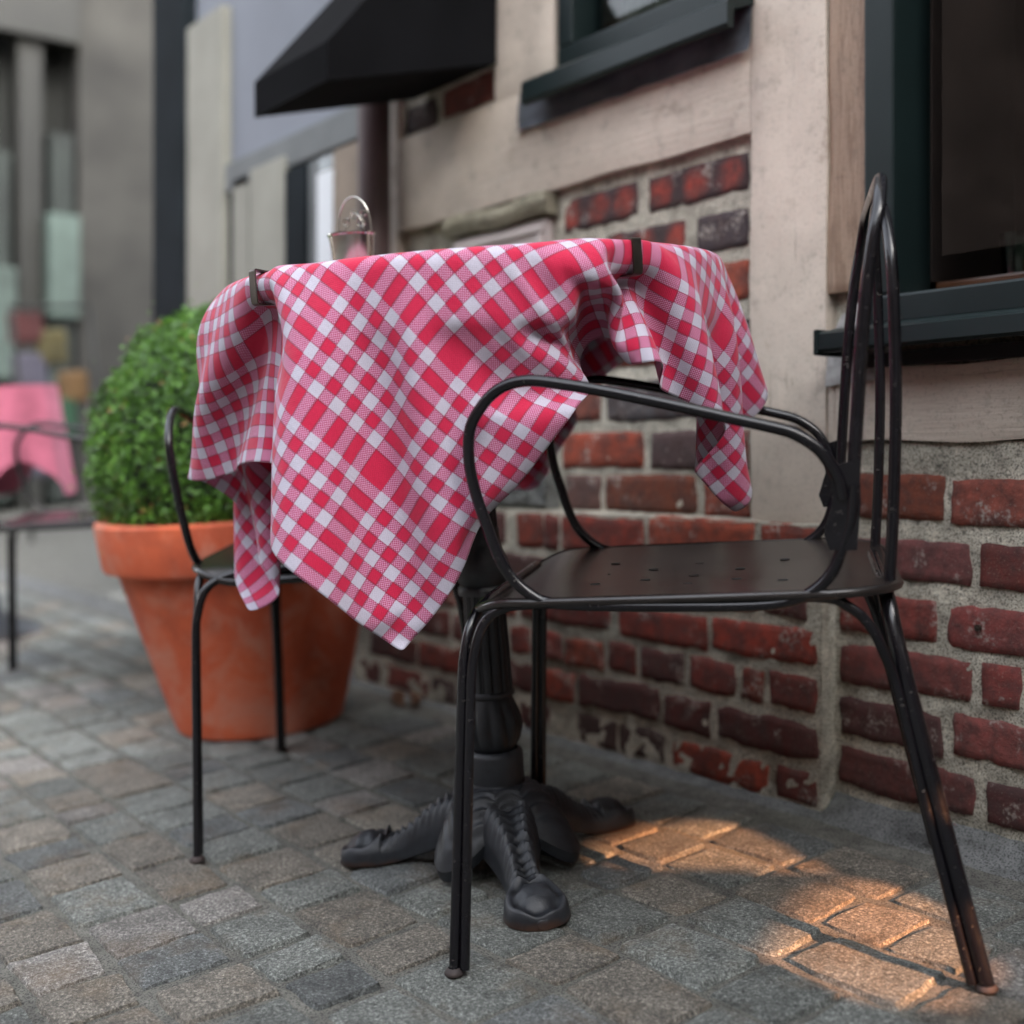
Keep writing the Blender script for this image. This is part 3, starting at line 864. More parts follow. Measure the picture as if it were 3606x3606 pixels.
for xx in (GX, GX + .012): gw.add([(xx, y, z) for y, z in flat_], [tuple(t_) for t_ in tri])
o = gw.build('added_sun_mask', m_plain("sun_mask_surface", (.20, .17, .14), .8, .2, 6, .2))
tag(o, 'added unseen panel behind the viewer, two holes shaping the sun patches', 'light blocker')
opp = thing('opposite_building', 'brick building with tall windows on the other side of the street, behind the viewer', 'building', (-4, -9, -.6), tilt=False)
ob_ = MB(); ob_.box((-22, -9.6, -1.2), (9, -9, 6.6)); ob_.build('wall', m_plain("opposite_wall", (.17, .12, .10), .85, .25, 2, .2), opp)
for k in range(9):
    for z in (.6,):
        wx = -20 + k*3.2
        mb = MB(); mb.box((wx, -9.0, z), (wx + 1.3, -8.97, z + 1.7)); mb.build('window', M['frame'], opp)
bb = MB()  # added unseen block to shade the street, with a gap for the sun beam
bb.box((6, -10, -1.5), (6.4, 1.0, 6.0)); bb.box((6, 1.42, -1.5), (6.4, 11, 6.0)); bb.box((6, 1.0, -1.5), (6.4, 1.42, 2.2)); bb.box((6, 1.0, 3.2), (6.4, 1.42, 6.0))
o = bb.build('rear_sun_blocker', m_plain("sun_blocker_surface", (.22, .20, .18), .85, .1, 1.5, .1))
tag(o, 'added plain block behind the viewer, unseen, shading the street from the sun', 'building')

# ------------------------------------------------------------------ drape of the tablecloth (position-based cloth relaxation)
TX, TY, HT = -1.326, .985, .7735
Rt = Matrix.Rotation(TILT, 3, 'X')
def drape():
    rt = np.array(Rt); org = np.array([CLX, CLY, CLY*SLOPE]); campos = np.array([0, 0, .62])
    th = math.radians(53.5); fpx = 2350.0
    grav = rt.T @ np.array([0, 0, -2.0])
    rot = math.radians(AZA) - math.pi/4
    sx, sy = SH*math.cos(math.radians(AZS)), SH*math.sin(math.radians(AZS))
    rng = np.random.RandomState(3)
    def target(a, b, dep):                       # a measured point of the real cloth: angles from the lens axis and distance
        X = (a - 966)/fpx; Z = (870 - b)/fpx
        r = np.array([-math.sin(th) + math.cos(th)*X, math.cos(th) + math.sin(th)*X, Z])
        return rt.T @ (campos + r*dep - org)
    def sl(P, di, dj, pi, pj):
        N = P.shape[0]
        if dj >= 0: a = P[:N-di, :N-dj] if (di or dj) else P; b = P[di:, dj:]
        else: a = P[:N-di, -dj:]; b = P[di:, :N+dj]
        if pi is not None: a = a[pi::2]; b = b[pi::2]
        if pj is not None: a = a[:, pj::2]; b = b[:, pj::2]
        return a, b
    def relax(P, di, dj, pi, pj, rest, k):
        a, b = sl(P, di, dj, pi, pj)
        d = b - a; l = np.sqrt((d*d).sum(-1)) + 1e-9
        c = d*((l - rest)/l*.5*k)[..., None]
        a += c; b -= c
    def relax_j(P, di, dj, rest, k):
        a, b = sl(P, di, dj, None, None)
        d = b - a; l = np.sqrt((d*d).sum(-1)) + 1e-9
        c = d*((l - rest)/l*.5*k)[..., None]
        D = np.zeros_like(P); da, db = sl(D, di, dj, None, None)
        da += c; db -= c; P += D
    H = .775; RT = .318; TT = .024
    def collide(P, Q):
        X = P.reshape(-1, 3); Xp = Q.reshape(-1, 3); rd = .009; z0 = H - TT/2
        azp = np.degrees(np.arctan2(X[:, 1], X[:, 0])); near = np.min([np.abs(azp - c) for c in CLIPS], axis=0)
        tt = TT + .060*np.clip((near - 9)/6, 0, 1); z0 = H - tt/2
        r = np.hypot(X[:, 0], X[:, 1]); dz = X[:, 2] - z0
        qx = r - (RT - rd); qz = np.abs(dz) - (tt/2 - rd)
        ox = np.maximum(qx, 0); oz = np.maximum(qz, 0)
        dist = np.sqrt(ox*ox + oz*oz) + np.minimum(np.maximum(qx, qz), 0) - rd
        m = np.where(dist < .0025)[0]
        if len(m):
            sg = np.where(dz[m] >= 0, 1, -1); nx = ox[m].copy(); nz_ = oz[m].copy()
            ins = (nx == 0) & (nz_ == 0)
            nx = np.where(ins & (qx[m] > qz[m]), 1, nx); nz_ = np.where(ins & (qx[m] <= qz[m]), 1, nz_)
            ln = np.hypot(nx, nz_) + 1e-9; nx /= ln; nz_ /= ln
            rr = r[m] + 1e-9
            n3 = np.stack([nx*X[m, 0]/rr, nx*X[m, 1]/rr, nz_*sg], 1)
            X[m] += n3*(.0025 - dist[m])[:, None]
            dv = X[m] - Xp[m]; dn = (dv*n3).sum(1, keepdims=True)*n3
            X[m] -= (dv - dn)*.5
    cc, cs_ = math.cos(math.radians(40.2)), math.sin(math.radians(40.2)); c0 = np.array([C1X - CLX, C1Y - CLY])
    def inside_armrest(P):                            # the cloth hangs on the inner side of the near armrest
        X = P.reshape(-1, 3); dx = X[:, 0] - c0[0]; dy = X[:, 1] - c0[1]
        lx = dx*cc + dy*cs_; ly = -dx*cs_ + dy*cc
        lim = armrest_limit - .10*np.clip((.04 - lx)/.09, 0, 1.5)
        m = (X[:, 2] < .69) & (ly < lim) & (lx > -.12) & (lx < .20)
        k = np.clip((.69 - X[:, 2])/.06, 0, 1)
        push = np.where(m, (lim - ly)*k, 0)
        X[:, 0] += -cs_*push; X[:, 1] += cc*push
    prev = None
    for N, STEPS, ITERS in LEVELS:
        h = CL/(N - 1); u = np.linspace(-CL/2, CL/2, N); U, V = np.meshgrid(u, u, indexing='ij')
        F0 = np.stack([U*math.cos(rot) - V*math.sin(rot) + sx, U*math.sin(rot) + V*math.cos(rot) + sy, np.full_like(U, H + .004)], -1)
        F0[..., 2] += .001*rng.randn(N, N)
        if prev is None: P = F0.copy()
        else:
            t = np.linspace(0, prev.shape[0] - 1, N); i0 = np.minimum(t.astype(int), prev.shape[0] - 2); f = t - i0
            B = prev[i0]*(1-f)[:, None, None] + prev[i0+1]*f[:, None, None]
            P = B[:, i0]*(1-f)[None, :, None] + B[:, i0+1]*f[None, :, None]
        top = np.hypot(F0[..., 0], F0[..., 1]) < RT - .03
        pins = []
        for az in CLIPS:
            a = math.radians(az)
            for side in (-1.7, -1.2, -.6, 0, .6, 1.2, 1.7):
                for rr, tr, tz in ((RT-.045, RT-.045, H+.003), (RT-.02, RT-.021, H+.0028), (RT-.004, RT-.006, H+.001), (RT+.012, RT+.006, H-.008), (RT+.024, RT+.005, H-.020), (RT+.036, RT-.002, H-.0305), (RT+.05, RT-.014, H-.033), (RT+.062, RT-.026, H-.036)):
                    w = side*.012
                    cx = rr*math.cos(a) - w*math.sin(a) - sx; cy = rr*math.sin(a) + w*math.cos(a) - sy
                    i = int(round((cx*math.cos(rot) + cy*math.sin(rot) + CL/2)/h)); j = int(round((-cx*math.sin(rot) + cy*math.cos(rot) + CL/2)/h))
                    pins.append((i, j, (tr*math.cos(a) - w*math.sin(a), tr*math.sin(a) + w*math.cos(a), tz)))
        pi_ = np.array([p[0] for p in pins]); pj_ = np.array([p[1] for p in pins]); pt = np.array([p[2] for p in pins])
        gl_ = []
        for i, j, a, b, dep, s in GUIDES:
            i = int(round(i*(N-1))); j = int(round(j*(N-1)))
            w = np.exp(-((F0[..., :2] - F0[i, j, :2])**2).sum(-1)/.035**2)
            gl_.append((i, j, target(a, b, dep), s, w[..., None]))
        Vel = np.zeros_like(P); dt = 1/60
        for st in range(STEPS):
            Q = P.copy()
            Vel *= .985 if st < STEPS*.6 else .93
            Vel += grav*dt
            rr_ = np.hypot(P[..., 0], P[..., 1]); az_ = np.degrees(np.arctan2(P[..., 1], P[..., 0]))
            wv_ = np.cos((az_ + 41)*math.radians(FOLD_K))*np.clip((az_ + 78)/6, 0, 1)*np.clip((-30 - az_)/10, 0, 1)*np.clip((np.abs(az_ + 84) - 8)/5, 0, 1)*np.clip((H - .03 - P[..., 2])/.12, 0, 1)*FOLD_A
            Vel[..., 0] += P[..., 0]/(rr_ + 1e-6)*wv_*dt; Vel[..., 1] += P[..., 1]/(rr_ + 1e-6)*wv_*dt
            P = P + Vel*dt
            ramp = 1 if prev is not None else min(1, st/(STEPS*.4))
            for i, j, tg, s, w in gl_: P += w*((tg - P[i, j])*(s*ramp*.20))
            f = 1 if prev is not None else min(1, max(0, (st - 20)/90))
            for it in range(ITERS):
                for di, dj, k in ((1, 0, 1.0), (0, 1, 1.0)):
                    for p_ in (0, 1): relax(P, di, dj, p_ if di else None, p_ if dj else None, h, k)
                for dj in (1, -1):
                    for p_ in (0, 1): relax(P, 1, dj, p_, None, h*math.sqrt(2), .35)
                if it % 3 == 0:
                    for k, s in ((2, .03), (4, .03), (8, .012)):
                        relax_j(P, k, 0, h*k, s); relax_j(P, 0, k, h*k, s)
                P[pi_, pj_] += (pt - P[pi_, pj_])*(f*.8)
                P[top] = F0[top]
                if it % 2 == 0 or it == ITERS - 1: collide(P, Q)
                inside_armrest(P)
            Vel = (P - Q)/dt
            sp_ = np.sqrt((Vel**2).sum(-1, keepdims=True)); Vel *= np.minimum(1, 3/(sp_ + 1e-9))
        prev = P.copy()
    return prev @ rt.T + org
CLX, CLY = TX, TY
C1X, C1Y = -1.249, .9056
armrest_limit = -.192
FOLD_K, FOLD_A = 12.4, 1.1
AZA, AZS, SH = -49.5, -94.5, .070
LEVELS = [(41, 420, 20), (81, 90, 22)]
CLIPS = (-2, -84)
GUIDES = [
 (1, 1, 755, 1213, 1.35, 1), (1, 0, 470, 1143, 1.62, 1), (1, .56, 505, 872, 1.46, .8), (1, .38, 396, 942, 1.60, 1),
 (.93, .44, 408, 820, 1.60, 1), (.90, .30, 412, 740, 1.66, 1), (1, .46, 425, 925, 1.57, .7), (1, .17, 505, 1015, 1.68, .5), (.82, 1, 885, 960, 1.345, .6),
 (.67, 1, 1082, 746, 1.33, .7), (.60, 1, 1116, 706, 1.37, .8), (.53, 1, 1148, 672, 1.45, .9), (.46, 1, 1165, 690, 1.39, .7), (.60, .92, 1130, 625, 1.35, .6), (.38, 1, 1250, 735, 1.36, .8), (.28, 1, 1325, 765, 1.42, .8),
 (0, 1, 1385, 948, 1.58, 1), (.13, 1, 1322, 890, 1.55, .4), (0, .72, 1396, 745, 1.69, .3), (0, .88, 1384, 880, 1.65, .4), (0, 0, 975, 893, 1.93, .4)]

# ------------------------------------------------------------------ metal armchairs
def make_chair(label, loc, rz, group):
    t = thing('metal_armchair', label, 'chair', loc, rz, group=group)
    R1 = .0062
    # seat: pressed sheet with rolled rim
    sm = MB()
    X0, X1, HW, CR = .030, .482, .203, .085
    def outline(n=96):
        pts = []
        for cx, cy, a0 in ((X1 - CR, HW - CR, 0), (X0 + CR, HW - CR, 90), (X0 + CR, -HW + CR, 180), (X1 - CR, -HW + CR, 270)):
            for k in range(n//4):
                a = math.radians(a0 + 90*k/(n//4 - 1))
                pts.append((cx + CR*math.cos(a), cy + CR*math.sin(a)))
        return pts
    ol = outline(); cx0, cy0 = .255, 0
    def seat_z(x, y):
        z = .400 + .006*(abs(y)/HW)**2 - .007*math.exp(-(((x - .30)/.13)**2 + (y/.13)**2))
        z -= .016*max(0, (.085 - x)/.055)**2
        return z
    vs = []; fs = []; K = 14; n = len(ol)
    for k in range(K + 1):
        f = 1 - k/K*.999
        for (x, y) in ol:
            xx = cx0 + (x - cx0)*f; yy = y*f
            vs.append((xx, yy, seat_z(xx, yy)))
    for k in range(K):
        for i in range(n):
            fs.append((k*n + i, k*n + (i+1) % n, (k+1)*n + (i+1) % n, (k+1)*n + i))
    sm.add(vs, fs)
    vs2 = [(x, y, z - .0014) for x, y, z in vs]
    sm.add(vs2, [f[::-1] for f in fs])
    sm.tube([(cx0 + (x-cx0)*1.004, y*1.004, seat_z(x, y) - .0042) for x, y in ol[::2]], .0052, 8, 1, closed=True)
    # drain slots
    for i, (dx, dy) in enumerate([(i*.052, j*.040) for i in (-2, -1, 0, 1, 2) for j in (-2, -1, 0, 1, 2) if (i + j) % 2 == 0]):
        cxh, cyh = .26 + dx, dy; ring = []
        for k in range(12):
            a = 2*math.pi*k/12; ring.append((cxh + .0062*math.cos(a), cyh + .0062*math.sin(a), seat_z(cxh, cyh) + .0006))
        sm.add(ring, [tuple(range(12))], mi=1)
    sm.build('seat', [M['seat'], M['dark']], t, smooth=True, auto=45, local=True)
    loop = [(.430, .496), (.427, .514), (.419, .531), (.408, .547), (.388, .562), (.367, .570), (.329, .581), (.292, .592), (.243, .606), (.195, .619), (.156, .628), (.128, .633), (.105, .631),
            (.086, .622), (.071, .607), (.060, .590), (.0555, .568), (.0555, .544), (.060, .515), (.067, .489), (.074, .463), (.083, .440), (.095, .423), (.111, .409), (.129, .401), (.179, .3965), (.241, .394), (.337, .392),
            (.375, .396), (.398, .406), (.415, .423), (.425, .445), (.436, .475), (.441, .51)]
    for s in (-1, 1):
        mb = MB()
        f = lambda z: s*(.201 + .016*(z - .39)/.24)
        mb.tube([(x, f(z), z) for x, z in loop], R1, 12, 3)
        plate = [(.420, .528), (.447, .535), (.446, .49), (.440, .445), (.414, .446), (.409, .462), (.419, .49)]
        o0, o1 = s*.2105, s*.2085
        mb.add([(x, o0, z) for x, z in plate] + [(x, o1, z) for x, z in plate], [tuple(range(7)), tuple(range(13, 6, -1))] + [(i, 7 + i, 7 + (i+1) % 7, (i+1) % 7) for i in range(7)])
        mb.build('armrest_frame', M['enamel'], t, smooth=True, auto=50, local=True)
    mb = MB(); h = .815
    up = [(.436, .475), (.444, .548), (.457, .66), (.469, .735)]
    pts = [(x, -.203, z) for x, z in up] + [(.478, -.195, .775), (.483, -.165, .803), (.485, -.12, .812), (.486, 0, .815), (.485, .12, .812), (.483, .165, .803), (.478, .195, .775)] + [(x, .203, z) for x, z in up[::-1]]
    mb.tube(pts, R1*1.08, 12, 5); mb.build('backrest_hoop', M['enamel'], t, smooth=True, auto=50, local=True)
    mb = MB()
    up = [(.472, .392), (.477, .44), (.482, .494), (.489, .591), (.492, .70)]
    pts = [(x, -.135, z) for x, z in up] + [(.491, -.12, .755), (.489, -.08, .79), (.488, 0, .800), (.489, .08, .79), (.491, .12, .755)] + [(x, .135, z) for x, z in up[::-1]]
    mb.tube(pts, R1, 12, 5); mb.build('inner_hoop', M['enamel'], t, smooth=True, auto=50, local=True)
    for s in (-1, 1):
        for nm, pts in (('front', [(-.004, .205*s, .004), (.008, .198*s, .14), (.0225, .190*s, .30), (.027, .184*s, .345), (.034, .170*s, .378), (.042, .14*s, .393), (.045, .10*s, .396)]),
                        ('rear', [(.541, .192*s, .004), (.512, .180*s, .15), (.484, .168*s, .295), (.475, .160*s, .345), (.470, .143*s, .380), (.468, .11*s, .393), (.467, .07*s, .396)])):
            mb = MB(); mb.tube(pts, .0060 if nm == 'front' else .0085, 12, 5)
            lg = mb.build('leg', M['enamel'], t, smooth=True, auto=50, local=True)
            gm = MB(); x, y = pts[0][0], pts[0][1]
            gm.lathe([(.001, .0), (.0105, .0), (.0115, .0025), (.0095, .005), (.0065, .008)], 16, cx=x, cy=y)
            gm.build('foot_cap', M['rustcap'], lg, smooth=True, local=True)
        mb = MB()
        pts = [(.0075, .2045, .006), (.0185, .1985, .14), (.032, .191, .300), (.0385, .1885, .345), (.052, .187, .379), (.074, .187, .3935), (.110, .187, .3975), (.25, .187, .397), (.395, .187, .3965), (.430, .186, .385), (.450, .184, .364), (.462, .180, .335), (.475, .1725, .290), (.500, .180, .15), (.5275, .192, .006)]
        mb.tube([(x, y*s, z) for x, y, z in pts], .0056, 10, 5); mb.build('side_brace', M['enamel'], t, smooth=True, auto=50, local=True)
    for q in ([(.045, -.10, .396), (.045, .10, .396)], .0060), ([(.467, -.07, .396), (.467, .07, .396)], .0085):
        mb = MB(); mb.tube(q[0], q[1], 12, 1); mb.build('cross_rail', M['enamel'], t, smooth=True, auto=50, local=True)
    return t
M['rustcap'] = m_plain("rusty_cap", (.045, .03, .026), .7, .3, 60, .2)

def at_front_foot(fx, fy, rz, side):
    """origin of a chair whose front foot on the given side (-1/+1) stands at fx, fy"""
    ox = fx - (-.004*math.cos(rz) - side*.205*math.sin(rz)); oy = fy - (-.004*math.sin(rz) + side*.205*math.cos(rz))
    return (ox, oy, ground_z(oy) - .0)
GR = 'black metal armchairs set around the café tables'
ch1_rz = math.radians(40.2)
c1 = make_chair('black metal armchair in the foreground, orange sun patch on the cobbles under it', at_front_foot(-1.120, .751, ch1_rz, -1), ch1_rz, GR)
rz2 = math.radians(143)
c2loc = at_front_foot(-1.666, .684, rz2, 1)
c2 = copy_thing(c1, c2loc, rz2, 'black metal armchair on the far side of the checked table, before the terracotta pot', GR)
rz3 = math.radians(62)
c3 = copy_thing(c1, (-3.17, .78, ground_z(.78)), rz3, 'blurred black metal armchair between the far pink table and the terracotta pot', GR)

# ------------------------------------------------------------------ cast iron table
table = thing('bistro_table', 'round café table on a fluted cast iron pedestal under a checked cloth', 'table', (TX, TY, ground_z(TY)))
tp = MB(); HT = .7735
tp.lathe([(.001, HT - .027), (.296, HT - .027), (.303, HT - .023), (.305, HT - .016), (.303, HT - .010), (.296, HT - .007), (.001, HT - .007)], 96)
tp.build('tabletop', M['dark'], table, smooth=True, auto=40, local=True)
pd = MB()
prof = [(.050, .062), (.046, .085), (.037, .112), (.0365, .1125), (.0370, .1155), (.0370, .148), (.0355, .1535), (.031, .156)]
pd.lathe(prof, 64)
def leafy(r, z, a):
    tt = (z - .156)/(.226 - .156)
    return r*(1 + .15*abs(math.sin(a*5 + tt*.9))*math.sin(math.pi*min(1, max(0, tt)))) - .0012
pr2 = []
for k in range(22):
    tt = k/21; z = .156 + .070*tt; r = .0285 + .0065*math.sin(math.pi*(tt**.8)) 
    pr2.append((r, z))
pd.lathe(pr2, 120, fn=leafy)
pd.lathe([(.0285, .226), (.0315, .228), (.0315, .232), (.0285, .235)], 64)
def flute(r, z, a): return r*(1 - .055*(abs(math.sin(a*6))**.5 < .001) - .06*(1 - abs(math.sin(a*7))**.7))
pd.lathe([(.0300 - .0022*k/16, .235 + (.362 - .235)*k/16) for k in range(17)], 168, fn=flute)
pd.lathe([(.0278, .362), (.034, .363), (.0345, .368), (.0335, .372), (.030, .375), (.033, .381), (.0362, .391), (.0365, .399), (.034, .409), (.029, .419), (.0265, .43), (.0255, .442), (.0262, .446), (.0245, .45)], 64)
pd.lathe([(.0245 - .0020*k/16, .45 + .26*k/16) for k in range(17)], 168, fn=flute)
pd.lathe([(.0225, .71), (.03, .715), (.034, .725), (.06, .738), (.09, .7445), (.09, .7475), (.001, .7475)], 48)
pdo = pd.build('pedestal', M['iron'], table, smooth=True, auto=60, local=True, off=(.016, .007, 0))

def iron_leg(az):
    mb = MB()
    # centre line (r, ztop, zbottom, half width)
    st = [(.020, .098, .045, .050), (.045, .094, .036, .045), (.070, .086, .028, .036), (.095, .072, .018, .028), (.120, .050, .010, .0235), (.142, .037, .003, .024),
          (.160, .034, .000, .0300), (.178, .034, .000, .0365), (.195, .031, .000, .0385), (.210, .026, .000, .035), (.221, .020, .000, .024), (.2265, .012, .000, .008)]
    def interp(s):
        x = s*(len(st) - 1); i = min(int(x), len(st) - 2); f = x - i
        p0 = st[max(i-1, 0)]; p1 = st[i]; p2 = st[i+1]; p3 = st[min(i+2, len(st)-1)]
        return [.5*(2*p1[k] + (p2[k]-p0[k])*f + (2*p0[k]-5*p1[k]+4*p2[k]-p3[k])*f*f + (p3[k]-3*p2[k]+3*p1[k]-p0[k])*f**3) for k in range(4)]
    NU, NV = 40, 130
    def fn(u, v):
        r, zt, zb, hw = interp(v)
        a = 2*math.pi*u
        y = math.cos(a); zz = math.sin(a)
        # super-ellipse section, flatter below
        sy = math.copysign(abs(y)**.75, y)
        h = (zt - zb)
        if zz >= 0:
            z = zb + h*(.42 + .58*abs(zz)**.85)
            yn = sy
            if v < .56:   # two leaf ridges with serrations and a groove between them
                fade = min(1, (.56 - v)/.1)*min(1, v/.06 + .2)
                ridge = math.cos(yn*math.pi*1.9)*-.5
                serr = math.sin(v*150 - abs(yn)*9)
                z += fade*(.0080*ridge + .0055*max(0, serr)**.6*math.sin(math.pi*min(1, abs(yn))))
            elif v < .97:
                k = (v - .56)/.41
                d = math.hypot((r - .193)/.022, yn*hw/.022)
                z += .0085*math.exp(-d*d*1.3) - .004*math.exp(-((d - 1.15)/.25)**2) + .0035*math.exp(-((d - 1.55)/.16)**2)
                d2 = math.hypot((r - .160)/.012, (abs(yn)*hw - .014)/.010); z += .008*math.exp(-d2*d2)
                z += .0016*math.sin(math.atan2(yn*hw, r - .193)*6)*(d > .6)*math.exp(-max(0, d - 1.2))
        else:
            z = zb + h*.42*(1 - abs(zz)**.22)
        return (r, sy*hw*(1.0 + (.05 if z < zb + .3*h else 0)), z)
    mb.grid(fn, NU, NV, closed_u=True)
    end = [len(mb.v) - NU + k for k in range(NU)]; mb.f.append(tuple(end)); mb.m.append(0)
    c, s_ = math.cos(az), math.sin(az)
    mb.v = [(x*c - y*s_, x*s_ + y*c, z) for x, y, z in mb.v]
    return mb.build('leg', M['iron'], table, smooth=True, auto=70, local=True, off=(.016, .007, 0))
for a in (-141, -24, 92): iron_leg(math.radians(a))
# leafy skirt between the legs, each lobe ending in a drooping tip
sk = MB()
lob = [math.radians(a) for a in (-82, 34, 155)]
def skirt(u, v):
    a = 2*math.pi*u
    k = max(max(0, math.cos(a - b))**6 for b in lob)
    r = .038 + v*(.024 + .046*k)
    z = .112 - .040*v**1.5 - .050*k*v**2.2
    z += .0028*math.sin(v*30 + abs(math.sin(a*4.5))*5)*math.sin(math.pi*v)
    return (r*math.cos(a), r*math.sin(a), z)
sk.grid(skirt, 200, 26, closed_u=True)
sk.grid(lambda u, v: tuple(Vector(skirt(u, 1)) + Vector((-.004*v*math.cos(2*math.pi*u), -.004*v*math.sin(2*math.pi*u), -.014*v))), 200, 2, closed_u=True)
sk.grid(lambda u, v: (lambda p: (p[0]*(1-.14-.45*v), p[1]*(1-.14-.45*v), p[2] - .014 + .01*v))(skirt(u, 1)), 200, 4, closed_u=True)
sk.build('pedestal_skirt', M['iron'], table, smooth=True, auto=70, local=True, off=(.016, .007, 0))

# ------------------------------------------------------------------ tablecloth 
pts = drape(); CN = pts.shape[0]
me = bpy.data.meshes.new('tablecloth')
vs = [(float(p[0] - TX), float(p[1] - TY), float(p[2] - ground_z(TY))) for p in pts.reshape(-1, 3)]
fs = [(i*CN + j, (i+1)*CN + j, (i+1)*CN + j + 1, i*CN + j + 1) for i in range(CN-1) for j in range(CN-1)]
me.from_pydata(vs, [], fs)
uvl = me.uv_layers.new(name='UVMap')
uvs = np.zeros((len(fs), 4, 2)); k = 0
for i in range(CN-1):
    for j in range(CN-1):
        for q, (a, b) in enumerate(((i, j), (i+1, j), (i+1, j+1), (i, j+1))): uvs[k, q] = (a/(CN-1), b/(CN-1))
        k += 1
uvl.data.foreach_set('uv', uvs.ravel())
me.polygons.foreach_set('use_smooth', [True]*len(fs))
me.materials.append(M['cloth'])
tc = bpy.data.objects.new('tablecloth', me); COL.objects.link(tc)
tc.location = (TX, TY, ground_z(TY))
sub = tc.modifiers.new('sub', 'SUBSURF'); sub.levels = 2; sub.render_levels = 2
sol = tc.modifiers.new('sol', 'SOLIDIFY'); sol.thickness = .0011; sol.offset = 0
tag(tc, 'red and white checked tablecloth hanging in folds over the round café table', 'tablecloth')

# clips
def clip(azd, label):
    a = math.radians(azd)
    loc = Vector((TX + 0, TY + 0, ground_z(TY)))
    base = Rt @ Vector((.3212*math.cos(a), .3212*math.sin(a), HT + .0048)) + loc
    t = bpy.data.objects.new('tablecloth_clip', None)
    mb = MB(); w = .0062; th = .0009
    path = [(-.034, -.0022), (-.012, -.0012), (.0005, .0005), (.0045, .0005), (.0050, -.005), (.0052, -.020), (.0048, -.0335), (.0025, -.0372), (-.003, -.0380), (-.016, -.0375), (-.026, -.036), (-.030, -.0335)]
    P = catmull([Vector((x, 0, z)) for x, z in path], 4)
    vs = []
    for i, p in enumerate(P):
        tg = (P[min(i+1, len(P)-1)] - P[max(i-1, 0)]).normalized(); nn = Vector((tg.z, 0, -tg.x))
        for sy in (-w, w):
            for q in (-th, th): vs.append((p.x + nn.x*q, sy, p.z + nn.z*q))
    fs = []
    for i in range(len(P) - 1):
        b0 = i*4; b1 = b0 + 4
        for e0, e1 in ((0, 1), (1, 3), (3, 2), (2, 0)): fs.append((b0 + e0, b0 + e1, b1 + e1, b1 + e0))
    fs += [(0, 1, 3, 2), (len(vs)-4, len(vs)-2, len(vs)-1, len(vs)-3)]
    mb.add(vs, fs)
    o = mb.build('tablecloth_clip', M['steel'], smooth=True, auto=50)
    bpy.data.objects.remove(t)
    o.location = base; o.rotation_euler = (Rt @ Matrix.Rotation(a, 3, 'Z')).to_euler()
    tag(o, label, 'clip', 'steel clips pinching the tablecloth')
clip(-2, 'dark steel clip pinching the checked cloth at the right of the table edge')
clip(-84, 'dark steel clip pinching the checked cloth at the left of the table edge')

# ------------------------------------------------------------------ small pail on the table
def on_table(x, y, h=0.0):
    p = Rt @ Vector((x - TX, y - TY, HT + .004 + h)); return (p.x + TX, p.y + TY, p.z + ground_z(TY))
pc = on_table(TX - .20, TY - .06)
pail = thing('metal_pail', 'small polished tin pail with pierced handle plate on the far edge of the table', 'pail', pc)
mb = MB(); mb.lathe([(.001, 0), (.023, 0), (.024, .002), (.0315, .078), (.0335, .0795), (.0335, .082), (.0305, .082), (.0300, .078), (.0228, .004), (.001, .004)], 48)
mb.build('pail_body', M['tin'], pail, smooth=True, auto=40, local=True)
mb = MB(); n = 40
outer = [(-.030 + .0 , .0)]
pp = []
for k in range(n + 1):
    a = math.pi*k/n; pp.append((.0245*math.cos(a), .080 + .052*math.sin(a)**.8))
mb.tube([(x*.80 + .004, x*.60 + .004, z) for x, z in pp], .0013, 8, 1)
mb.tube([(x*.80*.55 + .004, x*.60*.55 + .004, .080 + (z - .08)*.55) for x, z in pp], .0010, 8, 1)
for (q, z, r) in ((-.012, .098, .005), (.010, .096, .006), (0, .108, .0055), (.014, .108, .004)):
    ring = [(q*.8 + .004 + r*.8*math.cos(2*math.pi*k/16), q*.6 + .004 + r*.6*math.cos(2*math.pi*k/16), z + r*math.sin(2*math.pi*k/16)) for k in range(16)]
    mb.tube(ring, .0012, 6, 1, closed=True)
mb.build('handle_plate', M['tin'], pail, smooth=True, auto=50, local=True)

# ------------------------------------------------------------------ terracotta pot and clipped box ball
PX, PY = -2.335, 1.095
pot = thing('terracotta_pot', 'large orange terracotta pot holding the box ball, by the wall', 'pot', (PX, PY, ground_z(PY)))
mb = MB()
mb.lathe([(.001, .001), (.158, .001), (.165, .006), (.176, .04), (.252, .322), (.256, .328), (.262, .330), (.278, .334), (.281, .340), (.289, .410), (.290, .424), (.286, .430), (.268, .430), (.262, .424), (.262, .39)], 96)
mb.build('pot_wall', M['terracotta'], pot, smooth=True, auto=35, local=True)
mb = MB(); mb.lathe([(.001, .395), (.263, .39)], 32); mb.build('soil', m_plain("soil", (.02, .014, .01), .95, .4, 40, .5), pot, smooth=True, local=True)

